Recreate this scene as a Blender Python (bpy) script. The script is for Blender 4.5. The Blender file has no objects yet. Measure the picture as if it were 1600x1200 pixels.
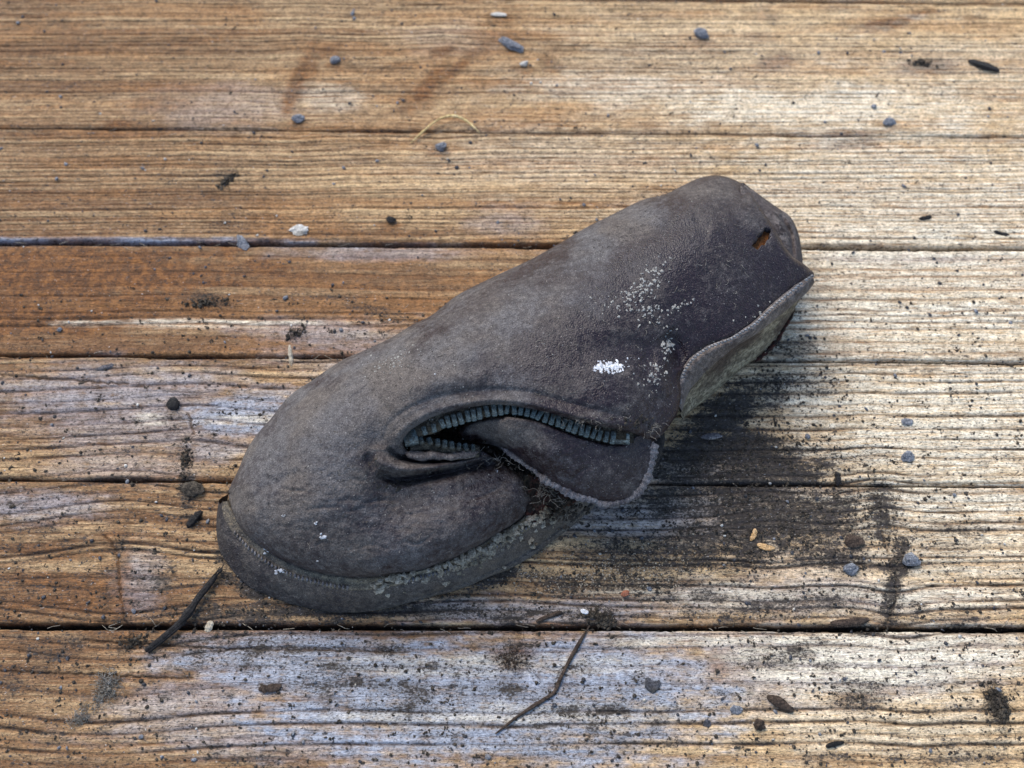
import bpy, math, random
import numpy as np
from mathutils import Vector, Matrix

# ------------------------------------------------------------------ camera, sky, sun, exposure
SC = bpy.context.scene
COL = SC.collection
LENS, TH, DIST = 38.0, math.radians(26.6), 0.422
FPX = 1600 * LENS / 36.0
cd = bpy.data.cameras.new('camera')
cam = bpy.data.objects.new('camera', cd)
COL.objects.link(cam)
cam.location = (0, -DIST * math.sin(TH), DIST * math.cos(TH))
cam.rotation_euler = (TH, 0, 0)
cd.lens = LENS
cd.sensor_width = 36
cd.clip_start = 0.01
cd.clip_end = 100
cd.dof.use_dof = True
cd.dof.focus_distance = 0.384
cd.dof.aperture_fstop = 10.0
SC.camera = cam

SUN_EL, SUN_AZ = math.radians(48), math.radians(-32)     # azimuth from +Y towards +X
w = bpy.data.worlds.new('World')
SC.world = w
w.use_nodes = True
nt = w.node_tree
sky = nt.nodes.new('ShaderNodeTexSky')
sky.sky_type = 'NISHITA'
sky.sun_disc = False
sky.sun_elevation = SUN_EL
sky.sun_rotation = SUN_AZ
bg = nt.nodes['Background']
bg.inputs['Strength'].default_value = 0.13
nt.links.new(sky.outputs[0], bg.inputs[0])
sd = bpy.data.lights.new('sun', 'SUN')
sd.energy = 1.7
sd.angle = math.radians(42)
sd.color = (1.0, 0.92, 0.80)
sun = bpy.data.objects.new('sun', sd)
COL.objects.link(sun)
dvec = Vector((math.sin(SUN_AZ) * math.cos(SUN_EL), math.cos(SUN_AZ) * math.cos(SUN_EL), math.sin(SUN_EL)))
sun.rotation_euler = dvec.to_track_quat('Z', 'Y').to_euler()
SC.view_settings.view_transform = 'Standard'
SC.view_settings.look = 'None'
SC.view_settings.exposure = 1.2
SC.view_settings.gamma = 1.0

# ------------------------------------------------------------------ helpers
RNG = np.random.default_rng(7)
random.seed(7)
CY, CZ = -DIST * math.sin(TH), DIST * math.cos(TH)
ST, CT = math.sin(TH), math.cos(TH)

def at(u, v, z):
    """photo measurement (u, v at 1600x1200) and a height in mm -> point in metres"""
    u = np.asarray(u, float); v = np.asarray(v, float); z = np.asarray(z, float) * 0.001
    dx = (u - 800) / FPX; dy = -(v - 600) / FPX
    ry = dy * CT + ST; rz = dy * ST - CT
    t = (z - CZ) / rz
    return np.stack(np.broadcast_arrays(dx * t, CY + ry * t, z), -1)

_tabs = {}
def vn(x, y, seed):
    """smooth value noise 0..1"""
    if seed not in _tabs:
        _tabs[seed] = np.random.default_rng(1000 + seed).random((256, 256)).astype(np.float32)
    T = _tabs[seed]
    xi = np.floor(x).astype(np.int64); yi = np.floor(y).astype(np.int64)
    fx = (x - xi); fy = (y - yi)
    fx = fx * fx * (3 - 2 * fx); fy = fy * fy * (3 - 2 * fy)
    a = T[xi & 255, yi & 255]; b = T[(xi + 1) & 255, yi & 255]
    c = T[xi & 255, (yi + 1) & 255]; d = T[(xi + 1) & 255, (yi + 1) & 255]
    return (a * (1 - fx) + b * fx) * (1 - fy) + (c * (1 - fx) + d * fx) * fy

def fbm(x, y, seed, oct=3):
    s = 0; amp = 1; tot = 0
    for k in range(oct):
        s = s + amp * vn(x * 2 ** k + 17.3 * k, y * 2 ** k + 5.1 * k, seed + 31 * k)
        tot += amp; amp *= 0.5
    return s / tot

def sstep(a, b, x):
    t = np.clip((x - a) / (b - a), 0, 1)
    return t * t * (3 - 2 * t)

def smooth(pts, n=None, closed=False, step=3.0):
    """Catmull-Rom through rows of any width, resampled to n points (or step length in the first two columns)"""
    P = np.asarray(pts, float)
    N = len(P)
    out = []
    for i in range(N if closed else N - 1):
        if closed:
            p0, p1, p2, p3 = P[(i - 1) % N], P[i], P[(i + 1) % N], P[(i + 2) % N]
        else:
            p0 = P[i - 1] if i > 0 else 2 * P[0] - P[1]
            p1, p2 = P[i], P[i + 1]
            p3 = P[i + 2] if i + 2 < N else 2 * P[-1] - P[-2]
        m = 12
        t = np.linspace(0, 1, m, endpoint=False)[:, None]
        out.append(0.5 * ((2 * p1) + (-p0 + p2) * t + (2 * p0 - 5 * p1 + 4 * p2 - p3) * t ** 2 + (-p0 + 3 * p1 - 3 * p2 + p3) * t ** 3))
    out = np.concatenate(out + ([P[:1]] if closed else [P[-1:]]))
    L = np.concatenate([[0], np.cumsum(np.linalg.norm(np.diff(out[:, :2], axis=0), axis=1))])
    if n is None:
        n = max(4, int(L[-1] / step))
    s = np.linspace(0, L[-1], n)
    return np.stack([np.interp(s, L, out[:, k]) for k in range(out.shape[1])], 1)

def polydist(u, v, poly):
    """distance to an open polyline, its nearest point, and the parameter 0..1"""
    u = u.ravel(); v = v.ravel()
    best = np.full(u.shape, 1e9); nx = np.zeros_like(u); ny = np.zeros_like(u); par = np.zeros_like(u)
    M = len(poly) - 1
    for i in range(M):
        ax, ay = poly[i][:2]; bx, by = poly[i + 1][:2]
        ex, ey = bx - ax, by - ay
        l2 = ex * ex + ey * ey + 1e-12
        t = np.clip(((u - ax) * ex + (v - ay) * ey) / l2, 0, 1)
        px = ax + t * ex; py = ay + t * ey
        d = (u - px) ** 2 + (v - py) ** 2
        m = d < best
        best = np.where(m, d, best); nx = np.where(m, px, nx); ny = np.where(m, py, ny); par = np.where(m, (i + t) / M, par)
    return np.sqrt(best), nx, ny, par

def inside(u, v, poly):
    r = np.zeros(u.shape, bool)
    N = len(poly)
    for i in range(N):
        ax, ay = poly[i][:2]; bx, by = poly[(i + 1) % N][:2]
        c = ((ay > v) != (by > v)) & (u < (bx - ax) * (v - ay) / (by - ay + 1e-12) + ax)
        r ^= c
    return r

def rbf(ctrl, lam=0.0):
    """thin-plate spline through (u, v, z)"""
    C = np.asarray(ctrl, float)
    X = C[:, :2] / 300.0; z = C[:, 2]
    n = len(C)
    def phi(r2):
        return 0.5 * r2 * np.log(r2 + 1e-12)
    K = phi(((X[:, None] - X[None]) ** 2).sum(-1)) + lam * np.eye(n)
    P = np.concatenate([np.ones((n, 1)), X], 1)
    A = np.block([[K, P], [P.T, np.zeros((3, 3))]])
    sol = np.linalg.solve(A, np.concatenate([z, np.zeros(3)]))
    def f(u, v):
        sh = np.shape(u)
        q = np.stack([np.ravel(u), np.ravel(v)], 1) / 300.0
        out = sol[n] + q @ sol[n + 1:]
        for i in range(n):
            out = out + sol[i] * phi(((q - X[i]) ** 2).sum(-1))
        return out.reshape(sh)
    return f

def mesh_obj(name, V, F, mat, parent=None, smooth_=True, attrs=None):
    me = bpy.data.meshes.new(name)
    V = np.asarray(V, np.float32)
    o = bpy.data.objects.new(name, me)
    COL.objects.link(o)
    if parent is not None:
        o.parent = parent
        V = V - np.asarray(parent.location, np.float32)
    if isinstance(F, np.ndarray):
        k = F.shape[1]
        me.vertices.add(len(V)); me.vertices.foreach_set('co', V.ravel())
        me.loops.add(F.size); me.loops.foreach_set('vertex_index', F.astype(np.int32).ravel())
        me.polygons.add(len(F)); me.polygons.foreach_set('loop_start', np.arange(0, F.size, k, dtype=np.int32))
    else:
        me.from_pydata([tuple(p) for p in V], [], [tuple(int(i) for i in f) for f in F])
    me.update(calc_edges=True)
    me.validate()
    if smooth_:
        me.polygons.foreach_set('use_smooth', np.ones(len(me.polygons), bool))
    if attrs:
        for k, a in attrs.items():
            a = np.asarray(a, np.float32)
            if a.ndim == 1:
                at_ = me.attributes.new(k, 'FLOAT', 'POINT'); at_.data.foreach_set('value', a)
            else:
                at_ = me.attributes.new(k, 'FLOAT_COLOR', 'POINT'); at_.data.foreach_set('color', a.ravel())
    me.materials.append(mat)
    return o

def tag(o, label=None, cat=None, group=None, kind=None):
    if label: o['label'] = label
    if cat: o['category'] = cat
    if group: o['group'] = group
    if kind: o['kind'] = kind
    return o

def empty(name, loc):
    o = bpy.data.objects.new(name, None)
    o.location = loc
    o.empty_display_size = 0.01
    COL.objects.link(o)
    return o

def grid_faces(n, m, off=0, wrap=False):
    """n rows of m points"""
    i = np.arange(n - 1)[:, None]; j = np.arange(m if wrap else m - 1)[None]
    a = off + i * m + j; b = off + i * m + (j + 1) % m
    c = off + (i + 1) * m + (j + 1) % m; d = off + (i + 1) * m + j
    return np.stack([a, b, c, d], -1).reshape(-1, 4)

def tube_geo(path, rad, k=8, off=0, flat=1.0):
    P = np.asarray(path, float); n = len(P)
    rad = np.broadcast_to(np.asarray(rad, float), (n,))
    T = np.gradient(P, axis=0); T /= np.linalg.norm(T, axis=1)[:, None] + 1e-12
    up = np.array([0, 0, 1.0])
    S = np.cross(T, up); S /= np.linalg.norm(S, axis=1)[:, None] + 1e-9
    U = np.cross(S, T)
    a = np.linspace(0, 2 * math.pi, k, endpoint=False)
    V = P[:, None] + rad[:, None, None] * (np.cos(a)[None, :, None] * S[:, None] + flat * np.sin(a)[None, :, None] * U[:, None])
    V = V.reshape(-1, 3)
    F = grid_faces(n, k, off, True)
    V = np.concatenate([V, P[:1], P[-1:]])
    c0 = off + n * k; c1 = c0 + 1
    j = np.arange(k)
    F = np.concatenate([F, np.stack([off + (j + 1) % k, off + j, np.full(k, c0), np.full(k, c0)], 1),
                        np.stack([off + (n - 1) * k + j, off + (n - 1) * k + (j + 1) % k, np.full(k, c1), np.full(k, c1)], 1)])
    return V, [tuple(dict.fromkeys(f)) for f in F.tolist()]

class Bag:
    def __init__(s): s.V = []; s.F = []; s.n = 0
    def add(s, V, F):
        s.V.append(np.asarray(V, float)); s.F += [tuple(i + s.n for i in f) for f in F]; s.n += len(V)
    def build(s, name, mat, parent=None, smooth_=True):
        return mesh_obj(name, np.concatenate(s.V), s.F, mat, parent, smooth_)

# ------------------------------------------------------------------ materials
def new_mat(name, rough=0.85, spec=0.3):
    m = bpy.data.materials.new(name)
    m.use_nodes = True
    N = m.node_tree.nodes; L = m.node_tree.links
    b = N['Principled BSDF']
    b.inputs['Roughness'].default_value = rough
    b.inputs['Specular IOR Level'].default_value = spec
    return m, N, L, b

class G:
    """small node-graph helper"""
    def __init__(s, N, L): s.N, s.L = N, L
    def link(s, a, b): s.L.new(a, b)
    def coord(s, scale=(1, 1, 1)):
        t = s.N.new('ShaderNodeTexCoord'); m = s.N.new('ShaderNodeMapping')
        m.inputs['Scale'].default_value = scale
        s.link(t.outputs['Object'], m.inputs['Vector'])
        return m.outputs[0]
    def noise(s, vec, scale, detail=4, rough=0.6):
        n = s.N.new('ShaderNodeTexNoise')
        n.inputs['Scale'].default_value = scale; n.inputs['Detail'].default_value = detail; n.inputs['Roughness'].default_value = rough
        s.link(vec, n.inputs['Vector'])
        return n.outputs['Fac']
    def vor(s, vec, scale, out='Distance', feature='F1'):
        n = s.N.new('ShaderNodeTexVoronoi'); n.feature = feature
        n.inputs['Scale'].default_value = scale
        s.link(vec, n.inputs['Vector'])
        return n.outputs[out]
    def ramp(s, f, lo, hi, a=0.0, b=1.0):
        n = s.N.new('ShaderNodeMapRange'); n.interpolation_type = 'SMOOTHSTEP'
        n.inputs['From Min'].default_value = lo; n.inputs['From Max'].default_value = hi
        n.inputs['To Min'].default_value = a; n.inputs['To Max'].default_value = b
        s.link(f, n.inputs['Value'])
        return n.outputs[0]
    def math(s, op, a, b=None):
        n = s.N.new('ShaderNodeMath'); n.operation = op
        for i, x in enumerate((a, b)):
            if x is None: continue
            if isinstance(x, (int, float)): n.inputs[i].default_value = x
            else: s.link(x, n.inputs[i])
        return n.outputs[0]
    def mix(s, f, a, b, blend='MIX'):
        n = s.N.new('ShaderNodeMix'); n.data_type = 'RGBA'; n.blend_type = blend
        for sock, x in ((n.inputs[0], f), (n.inputs[6], a), (n.inputs[7], b)):
            if isinstance(x, (int, float)): sock.default_value = x
            elif isinstance(x, tuple): sock.default_value = (*x, 1) if len(x) == 3 else x
            else: s.link(x, sock)
        return n.outputs[2]
    def attr(s, name):
        n = s.N.new('ShaderNodeAttribute'); n.attribute_name = name
        return n
    def bump(s, h, strength, dist, b, prev=None):
        n = s.N.new('ShaderNodeBump')
        n.inputs['Strength'].default_value = strength; n.inputs['Distance'].default_value = dist
        s.link(h, n.inputs['Height'])
        if prev is not None: s.link(prev, n.inputs['Normal'])
        s.link(n.outputs[0], b.inputs['Normal'])
        return n.outputs[0]

def grey(f):
    return (f, f, f)

# weathered wood: the masks say where wood is bare, stained, greyed, bleached, dirty or painted with contact shade
M_wood, N, L, b = new_mat('weathered_wood', 0.8, 0.25)
g = G(N, L)
A = g.attr('mask_a'); B = g.attr('mask_b')
sa = N.new('ShaderNodeSeparateColor'); g.link(A.outputs['Color'], sa.inputs[0])
sb = N.new('ShaderNodeSeparateColor'); g.link(B.outputs['Color'], sb.inputs[0])
tone, gry, brn, ble = sa.outputs[0], sa.outputs[1], sa.outputs[2], A.outputs['Alpha']
dirt, groove, orange, knot = sb.outputs[0], sb.outputs[1], sb.outputs[2], B.outputs['Alpha']  # dirt also holds the contact shade painted beside the sole
cs = g.coord((60, 900, 400)); cf = g.coord((1, 1, 1))
streak = g.noise(cs, 1.0, 5, 0.65)
fib = g.noise(g.coord((250, 3200, 1000)), 1.0, 3, 0.6)
sp = g.noise(cf, 900, 4, 0.7)
sp2 = g.noise(cf, 260, 5, 0.65)
t2 = g.math('ADD', tone, g.math('MULTIPLY', g.math('SUBTRACT', streak, 0.5), 0.9))
t2 = g.math('ADD', t2, g.math('MULTIPLY', g.math('SUBTRACT', fib, 0.5), 0.55))
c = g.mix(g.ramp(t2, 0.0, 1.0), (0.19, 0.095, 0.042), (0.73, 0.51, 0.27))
c = g.mix(g.math('MULTIPLY', orange, 0.75), c, (0.40, 0.19, 0.065))
gm = g.math('MULTIPLY', gry, g.ramp(g.math('ADD', g.math('MULTIPLY', sp2, 0.5), g.math('MULTIPLY', streak, 0.5)), 0.27, 0.53))
c = g.mix(gm, c, (0.36, 0.385, 0.44))
bm_ = g.math('MULTIPLY', brn, g.ramp(g.math('ADD', g.math('MULTIPLY', sp2, 0.5), g.math('MULTIPLY', streak, 0.5)), 0.25, 0.6))
c = g.mix(bm_, c, g.mix(g.ramp(sp2, 0.38, 0.62), (0.11, 0.043, 0.016), (0.235, 0.10, 0.031)))
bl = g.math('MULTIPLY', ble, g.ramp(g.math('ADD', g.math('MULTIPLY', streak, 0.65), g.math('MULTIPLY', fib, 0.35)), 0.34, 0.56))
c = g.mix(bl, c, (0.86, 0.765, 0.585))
gv = g.math('MULTIPLY', groove, g.ramp(sp, 0.25, 0.6, 0.55, 1.0))
c = g.mix(gv, c, (0.07, 0.038, 0.019))
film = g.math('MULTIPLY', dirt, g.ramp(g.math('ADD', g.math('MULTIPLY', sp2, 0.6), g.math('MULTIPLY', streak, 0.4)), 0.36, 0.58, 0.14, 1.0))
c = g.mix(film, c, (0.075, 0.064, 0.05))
# ground-in soil: dark specks whose density follows the dirt and shade mask
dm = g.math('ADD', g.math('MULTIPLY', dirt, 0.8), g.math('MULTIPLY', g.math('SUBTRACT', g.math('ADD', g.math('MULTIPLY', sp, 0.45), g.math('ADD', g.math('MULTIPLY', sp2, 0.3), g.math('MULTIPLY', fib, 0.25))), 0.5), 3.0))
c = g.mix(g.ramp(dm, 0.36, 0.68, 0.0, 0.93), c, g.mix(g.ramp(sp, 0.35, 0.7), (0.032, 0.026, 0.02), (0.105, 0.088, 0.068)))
pep = g.noise(g.coord((900, 1500, 1200)), 1.0, 4, 0.75)
pep = g.math('ADD', pep, g.math('MULTIPLY', dirt, 0.16))
c = g.mix(g.ramp(pep, 0.565, 0.64, 0.0, 0.9), c, (0.04, 0.032, 0.027))
pp = g.noise(g.coord((420, 620, 600)), 1.0, 3, 0.7)
c = g.mix(g.ramp(g.math('ADD', pp, g.math('MULTIPLY', dirt, 0.10)), 0.61, 0.66, 0.0, 0.88), c, (0.055, 0.046, 0.042))
pepw = g.noise(g.coord((800, 1500, 800)), 1.0, 2, 0.6)
c = g.mix(g.ramp(pepw, 0.66, 0.74, 0.0, 0.5), c, (0.55, 0.53, 0.50))
mic = g.noise(g.coord((800, 2300, 1500)), 1.0, 3, 0.7)
c = g.mix(1.0, c, g.mix(g.ramp(mic, 0.34, 0.66), grey(0.62), grey(1.22)), 'MULTIPLY')
c = g.mix(1.0, c, g.mix(g.ramp(sp2, 0.34, 0.66), grey(0.78), grey(1.16)), 'MULTIPLY')
g.link(c, b.inputs['Base Color'])
h = g.math('ADD', g.math('MULTIPLY', fib, 0.7), g.math('MULTIPLY', sp, 0.9))
h = g.math('ADD', h, g.math('MULTIPLY', streak, 0.6))
g.bump(h, 1.0, 0.0007, b)

def leather(name, base, dusty, dust_attr=True, rough=0.72):
    m, N, L, b = new_mat(name, rough, 0.35)
    g = G(N, L)
    cf = g.coord()
    n1 = g.noise(cf, 70, 5, 0.6); n2 = g.noise(cf, 1400, 3, 0.65); n3 = g.noise(cf, 420, 4, 0.65)
    v = g.vor(cf, 1500)
    if dust_attr:
        d = g.attr('dust').outputs['Fac']
    else:
        d = 0.55
    f = g.math('ADD', d, g.math('MULTIPLY', g.math('SUBTRACT', n1, 0.5), 1.1))
    f = g.math('ADD', f, g.math('MULTIPLY', g.math('SUBTRACT', n3, 0.5), 1.1))
    f = g.math('ADD', f, g.math('MULTIPLY', g.math('SUBTRACT', n2, 0.5), 0.8))
    c0 = g.mix(n1, base, tuple(x * 0.6 for x in base))
    tint = g.noise(cf, 45, 3, 0.5)
    dc = g.mix(g.ramp(tint, 0.38, 0.62), dusty, (dusty[0] * 1.04, dusty[1] * 0.95, dusty[2] * 0.84))
    c = g.mix(g.ramp(f, 0.12, 0.95), c0, dc)
    # pale crystals of dried silt and tiny dark pits
    s1 = g.noise(cf, 1900, 2, 0.5)
    c = g.mix(g.ramp(s1, 0.66, 0.74, 0.0, 0.55), c, (0.33, 0.31, 0.28))
    s2 = g.noise(g.coord((1.1, 0.9, 1)), 800, 3, 0.6)
    c = g.mix(g.ramp(s2, 0.62, 0.72, 0.0, 0.7), c, (0.02, 0.017, 0.016))
    n4 = g.noise(cf, 2300, 3, 0.7)
    c = g.mix(1.0, c, g.mix(g.ramp(n4, 0.36, 0.64), grey(0.60), grey(1.42)), 'MULTIPLY')
    c = g.mix(1.0, c, g.mix(g.ramp(n3, 0.32, 0.68), grey(0.84), grey(1.16)), 'MULTIPLY')
    g.link(c, b.inputs['Base Color'])
    g.link(g.ramp(f, 0.1, 0.8, rough - 0.15, 0.9), b.inputs['Roughness'])
    h = g.math('ADD', g.math('MULTIPLY', v, 0.8), g.math('ADD', g.math('MULTIPLY', n2, 0.7), g.math('MULTIPLY', n3, 1.1)))
    g.bump(h, 0.55, 0.0005, b)
    return m

M_leather = leather('dusty_leather', (0.014, 0.0055, 0.009), (0.088, 0.082, 0.082), rough=.52)
M_stitch = leather('pale_stitching', (0.10, 0.105, 0.115), (0.25, 0.26, 0.28), False)
M_bind = leather('worn_edge_leather', (0.05, 0.042, 0.05), (0.17, 0.165, 0.172), False)
M_band = leather('collar_band_leather', (0.05, 0.037, 0.037), (0.155, 0.138, 0.13), False)
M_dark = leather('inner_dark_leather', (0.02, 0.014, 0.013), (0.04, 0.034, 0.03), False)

def crusty(name, ca, cb, cc, scale=300, rough=0.92, bump=0.9, stretch=(1, 1, 1), lo=0.42, hi=0.6):
    m, N, L, b = new_mat(name, rough, 0.2)
    g = G(N, L)
    cf = g.coord(stretch)
    n1 = g.noise(cf, scale, 5, 0.65); n2 = g.noise(cf, scale * 4, 3, 0.65); n3 = g.noise(cf, scale * 0.3, 3, 0.5)
    c = g.mix(g.ramp(n1, lo, hi), ca, cb)
    c = g.mix(g.ramp(n3, 0.45, 0.65), c, cc)
    c = g.mix(1.0, c, g.mix(g.ramp(n2, 0.32, 0.68), grey(0.6), grey(1.4)), 'MULTIPLY')
    g.link(c, b.inputs['Base Color'])
    g.bump(g.math('ADD', n1, g.math('MULTIPLY', n2, 0.6)), bump, 0.0008, b)
    return m

M_sole = leather('muddy_sole', (0.022, 0.018, 0.021), (0.090, 0.077, 0.066))
M_welt = leather('muddy_welt', (0.05, 0.042, 0.034), (0.155, 0.134, 0.10))
M_mud = crusty('dried_mud', (0.30, 0.25, 0.185), (0.42, 0.365, 0.28), (0.20, 0.165, 0.115), 420)
M_lining = crusty('cream_lining', (0.12, 0.10, 0.07), (0.24, 0.21, 0.148), (0.07, 0.052, 0.04), 190, stretch=(1, 1, 1))  # lining colour darkened to carry the shade it lies in
M_heel = crusty('greyed_heel_leather', (0.035, 0.028, 0.028), (0.12, 0.104, 0.097), (0.07, 0.058, 0.056), 220)
M_red = crusty('torn_red_leather', (0.022, 0.015, 0.012), (0.05, 0.016, 0.012), (0.045, 0.036, 0.026), 300)
M_rust = crusty('rusty_board', (0.16, 0.06, 0.02), (0.26, 0.10, 0.03), (0.04, 0.016, 0.009), 500)
M_metal = crusty('verdigris_brass', (0.045, 0.056, 0.056), (0.115, 0.155, 0.16), (0.07, 0.068, 0.055), 600, 0.6)
M_tape = crusty('soiled_zip_tape', (0.03, 0.026, 0.02), (0.10, 0.085, 0.062), (0.05, 0.042, 0.032), 420)
M_fluff = crusty('lint', (0.16, 0.15, 0.13), (0.30, 0.28, 0.25), (0.2, 0.18, 0.15), 500)
M_lichen = crusty('pale_crust', (0.30, 0.29, 0.265), (0.40, 0.385, 0.34), (0.26, 0.26, 0.25), 600)
M_white = crusty('white_crust', (0.70, 0.71, 0.73), (0.82, 0.82, 0.82), (0.62, 0.64, 0.68), 600)
M_soil = crusty('soil_crumbs', (0.03, 0.025, 0.02), (0.085, 0.07, 0.052), (0.05, 0.042, 0.034), 500)
M_black = crusty('charred_black', (0.009, 0.008, 0.008), (0.022, 0.02, 0.02), (0.012, 0.01, 0.011), 400, 0.6)
M_twig = crusty('dark_twig_bark', (0.035, 0.024, 0.018), (0.075, 0.052, 0.038), (0.05, 0.035, 0.026), 500, 0.75)
M_straw = crusty('dry_straw', (0.62, 0.46, 0.20), (0.72, 0.57, 0.30), (0.55, 0.38, 0.16), 300, 0.6)
M_splint = crusty('pale_wood_sliver', (0.42, 0.36, 0.27), (0.52, 0.47, 0.38), (0.36, 0.28, 0.19), 400, 0.8, stretch=(4, 0.6, 1))
M_chip = crusty('fresh_wood_sliver', (0.50, 0.31, 0.14), (0.60, 0.40, 0.21), (0.44, 0.25, 0.10), 400, 0.8)
M_bluestone = crusty('blue_grey_stone', (0.10, 0.108, 0.125), (0.21, 0.218, 0.235), (0.15, 0.152, 0.165), 500, 0.7, 0.6)
M_palestone = crusty('pale_stone', (0.42, 0.40, 0.36), (0.54, 0.52, 0.48), (0.36, 0.32, 0.26), 500, 0.7, 0.6)
M_darkstone = crusty('dark_grit', (0.035, 0.035, 0.04), (0.075, 0.077, 0.088), (0.05, 0.047, 0.045), 600, 0.7, 0.6)
M_brick = crusty('brick_grain', (0.34, 0.13, 0.075), (0.42, 0.17, 0.10), (0.30, 0.11, 0.06), 500)
M_ground = crusty('dark_earth', (0.022, 0.018, 0.014), (0.045, 0.037, 0.03), (0.03, 0.025, 0.02), 60)

# ------------------------------------------------------------------ setting: earth below, deck of planks
GZ = -0.045
n = 24
gx = np.linspace(-3, 3, n); X, Y = np.meshgrid(gx, gx, indexing='xy')
Z = GZ + 0.008 * (fbm(X * 3, Y * 3, 3) - 0.5)
tag(mesh_obj('ground', np.stack([X, Y, Z], -1).reshape(-1, 3), grid_faces(n, n), M_ground), kind='structure')

deck = empty('deck', (0, 0, 0))
tag(deck, kind='structure')

# joints between boards, (v at u=0, v at u=1600, half gap mm, lower lip mm)
J = [(-196, -176, .5), (-12, 5, .5), (199, 213, .2), (378, 388, 1.1), (554, 566, .5), (749, 759, .4), (978, 982, 1.0), (1236, 1238, .8), (1500, 1500, .8)]
def jy(j, xw):
    a = at(0, j[0], 0); c_ = at(1600, j[1], 0)
    return a[1] + (c_[1] - a[1]) * (xw - a[0]) / (c_[0] - a[0])

# wear and painted sole shade on the boards: (u, v, half length, half height, tilt deg, strength)
GREY = [(740, 1090, 420, 120, 0, 1.3), (480, 1040, 220, 70, 0, 1.0), (1350, 1040, 260, 60, 0, .55), (1250, 930, 260, 40, 0, .45), (330, 1100, 160, 60, 0, .45), (1100, 800, 250, 60, 0, .4), (250, 650, 240, 70, 0, .4), (930, 1060, 260, 100, 0, .9), (400, 645, 140, 45, 0, .9), (190, 610, 230, 50, 0, .55),
        (200, 730, 150, 30, 0, .3), (60, 790, 130, 30, 0, .5), (1000, 800, 220, 50, 0, .55), (1190, 1040, 160, 90, 0, .5), (330, 700, 70, 30, 0, .5),
        (215, 910, 45, 60, 0, .42), (700, 560, 300, 60, 0, .4), (520, 520, 150, 25, 0, .45), (790, 345, 70, 30, 0, .25), (600, 395, 200, 14, 0, .4), (820, 955, 250, 25, 0, .6),
        (560, 1150, 400, 50, 0, .5), (1280, 900, 160, 60, 0, .25), (1450, 1000, 200, 40, 0, .35), (150, 376, 330, 7, 0, 1.0), (650, 383, 220, 6, 0, .8), (700, 60, 90, 30, 0, .1),
        (350, 170, 160, 40, 0, .2), (1430, 402, 200, 14, 0, .4), (1030, 740, 260, 40, 0, .5)]
BROWN = [(110, 425, 330, 50, 0, 1.7), (30, 500, 250, 30, 0, 1.5), (330, 430, 220, 35, 0, .6), (560, 440, 200, 55, 0, .4), (150, 480, 260, 25, 0, .55), (90, 862, 130, 14, -6, .8), (70, 905, 150, 16, -5, .95), (80, 945, 150, 14, 3, .8), (185, 900, 22, 70, -12, .7),
         (150, 70, 260, 60, 0, .35), (465, 128, 15, 62, -22, 1.0), (480, 105, 22, 30, -30, .8), (500, 84, 40, 12, 20, .8), (525, 90, 40, 12, -25, .6), (668, 135, 14, 55, -40, 1.0), (715, 105, 12, 60, -50, .9), (695, 80, 30, 10, 10, .9), (640, 170, 26, 14, 10, .9), (660, 160, 22, 20, 0, .7), (640, 160, 30, 20, 0, .6), (760, 75, 55, 22, 15, .6), (250, 135, 80, 25, 0, .35),
         (1320, 220, 60, 18, 0, 1.2), (1215, 97, 36, 15, 10, 1.1), (1445, 105, 60, 14, 5, 1.2), (1400, 32, 75, 11, 12, 1.1), (860, 100, 30, 14, -20, .8), (250, 160, 60, 16, 0, .6), (60, 40, 120, 14, 0, .6), (300, 60, 60, 16, 0, .6), (1190, 60, 40, 8, 0, .6), (1520, 27, 26, 9, 0, .7), (185, 195, 28, 9, 0, .9), (1195, 22, 35, 14, 0, .6),
         (800, 1030, 40, 26, 0, .8), (1340, 1095, 45, 25, 0, .7), (1120, 1040, 20, 30, 0, .5), (1500, 490, 60, 14, 0, .5), (190, 960, 30, 40, 0, .6), (175, 870, 28, 60, -15, .5), (300, 300, 300, 14, 0, .3), (60, 1150, 150, 40, 0, .35), (100, 210, 180, 6, 0, .6), (560, 365, 220, 8, 0, .6),
         (520, 735, 200, 12, 0, .6), (160, 760, 60, 14, 0, .5), (1060, 395, 160, 12, 0, .35)] + [(x, y + 3, 22, 9, 0, .75) for x, y in ((1097, 60), (689, 234), (799, 78), (819, 104), (524, 98), (465, 190), (1388, 196), (781, 26), (1445, 497), (1416, 664), (1100, 330), (610, 350))]
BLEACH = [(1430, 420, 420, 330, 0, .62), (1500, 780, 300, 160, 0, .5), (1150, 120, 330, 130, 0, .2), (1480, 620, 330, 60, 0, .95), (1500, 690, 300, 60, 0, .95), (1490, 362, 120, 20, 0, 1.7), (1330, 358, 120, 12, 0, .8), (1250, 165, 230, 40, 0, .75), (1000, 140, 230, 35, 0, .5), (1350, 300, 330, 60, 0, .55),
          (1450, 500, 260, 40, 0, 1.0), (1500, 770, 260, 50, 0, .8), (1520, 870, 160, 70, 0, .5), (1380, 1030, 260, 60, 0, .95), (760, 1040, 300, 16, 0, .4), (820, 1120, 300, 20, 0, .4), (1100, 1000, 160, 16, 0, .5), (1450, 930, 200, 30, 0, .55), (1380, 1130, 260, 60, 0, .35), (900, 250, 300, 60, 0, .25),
          (1150, 930, 120, 25, 0, .45), (1000, 925, 90, 12, 0, .5), (520, 150, 60, 25, 0, .3), (390, 655, 80, 10, 0, .5), (230, 655, 30, 14, 0, .5), (1150, 330, 250, 50, 0, .3), (330, 505, 230, 8, 0, .6), (1500, 120, 200, 80, 0, .3), (1100, 700, 60, 14, 0, .2)]
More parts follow.
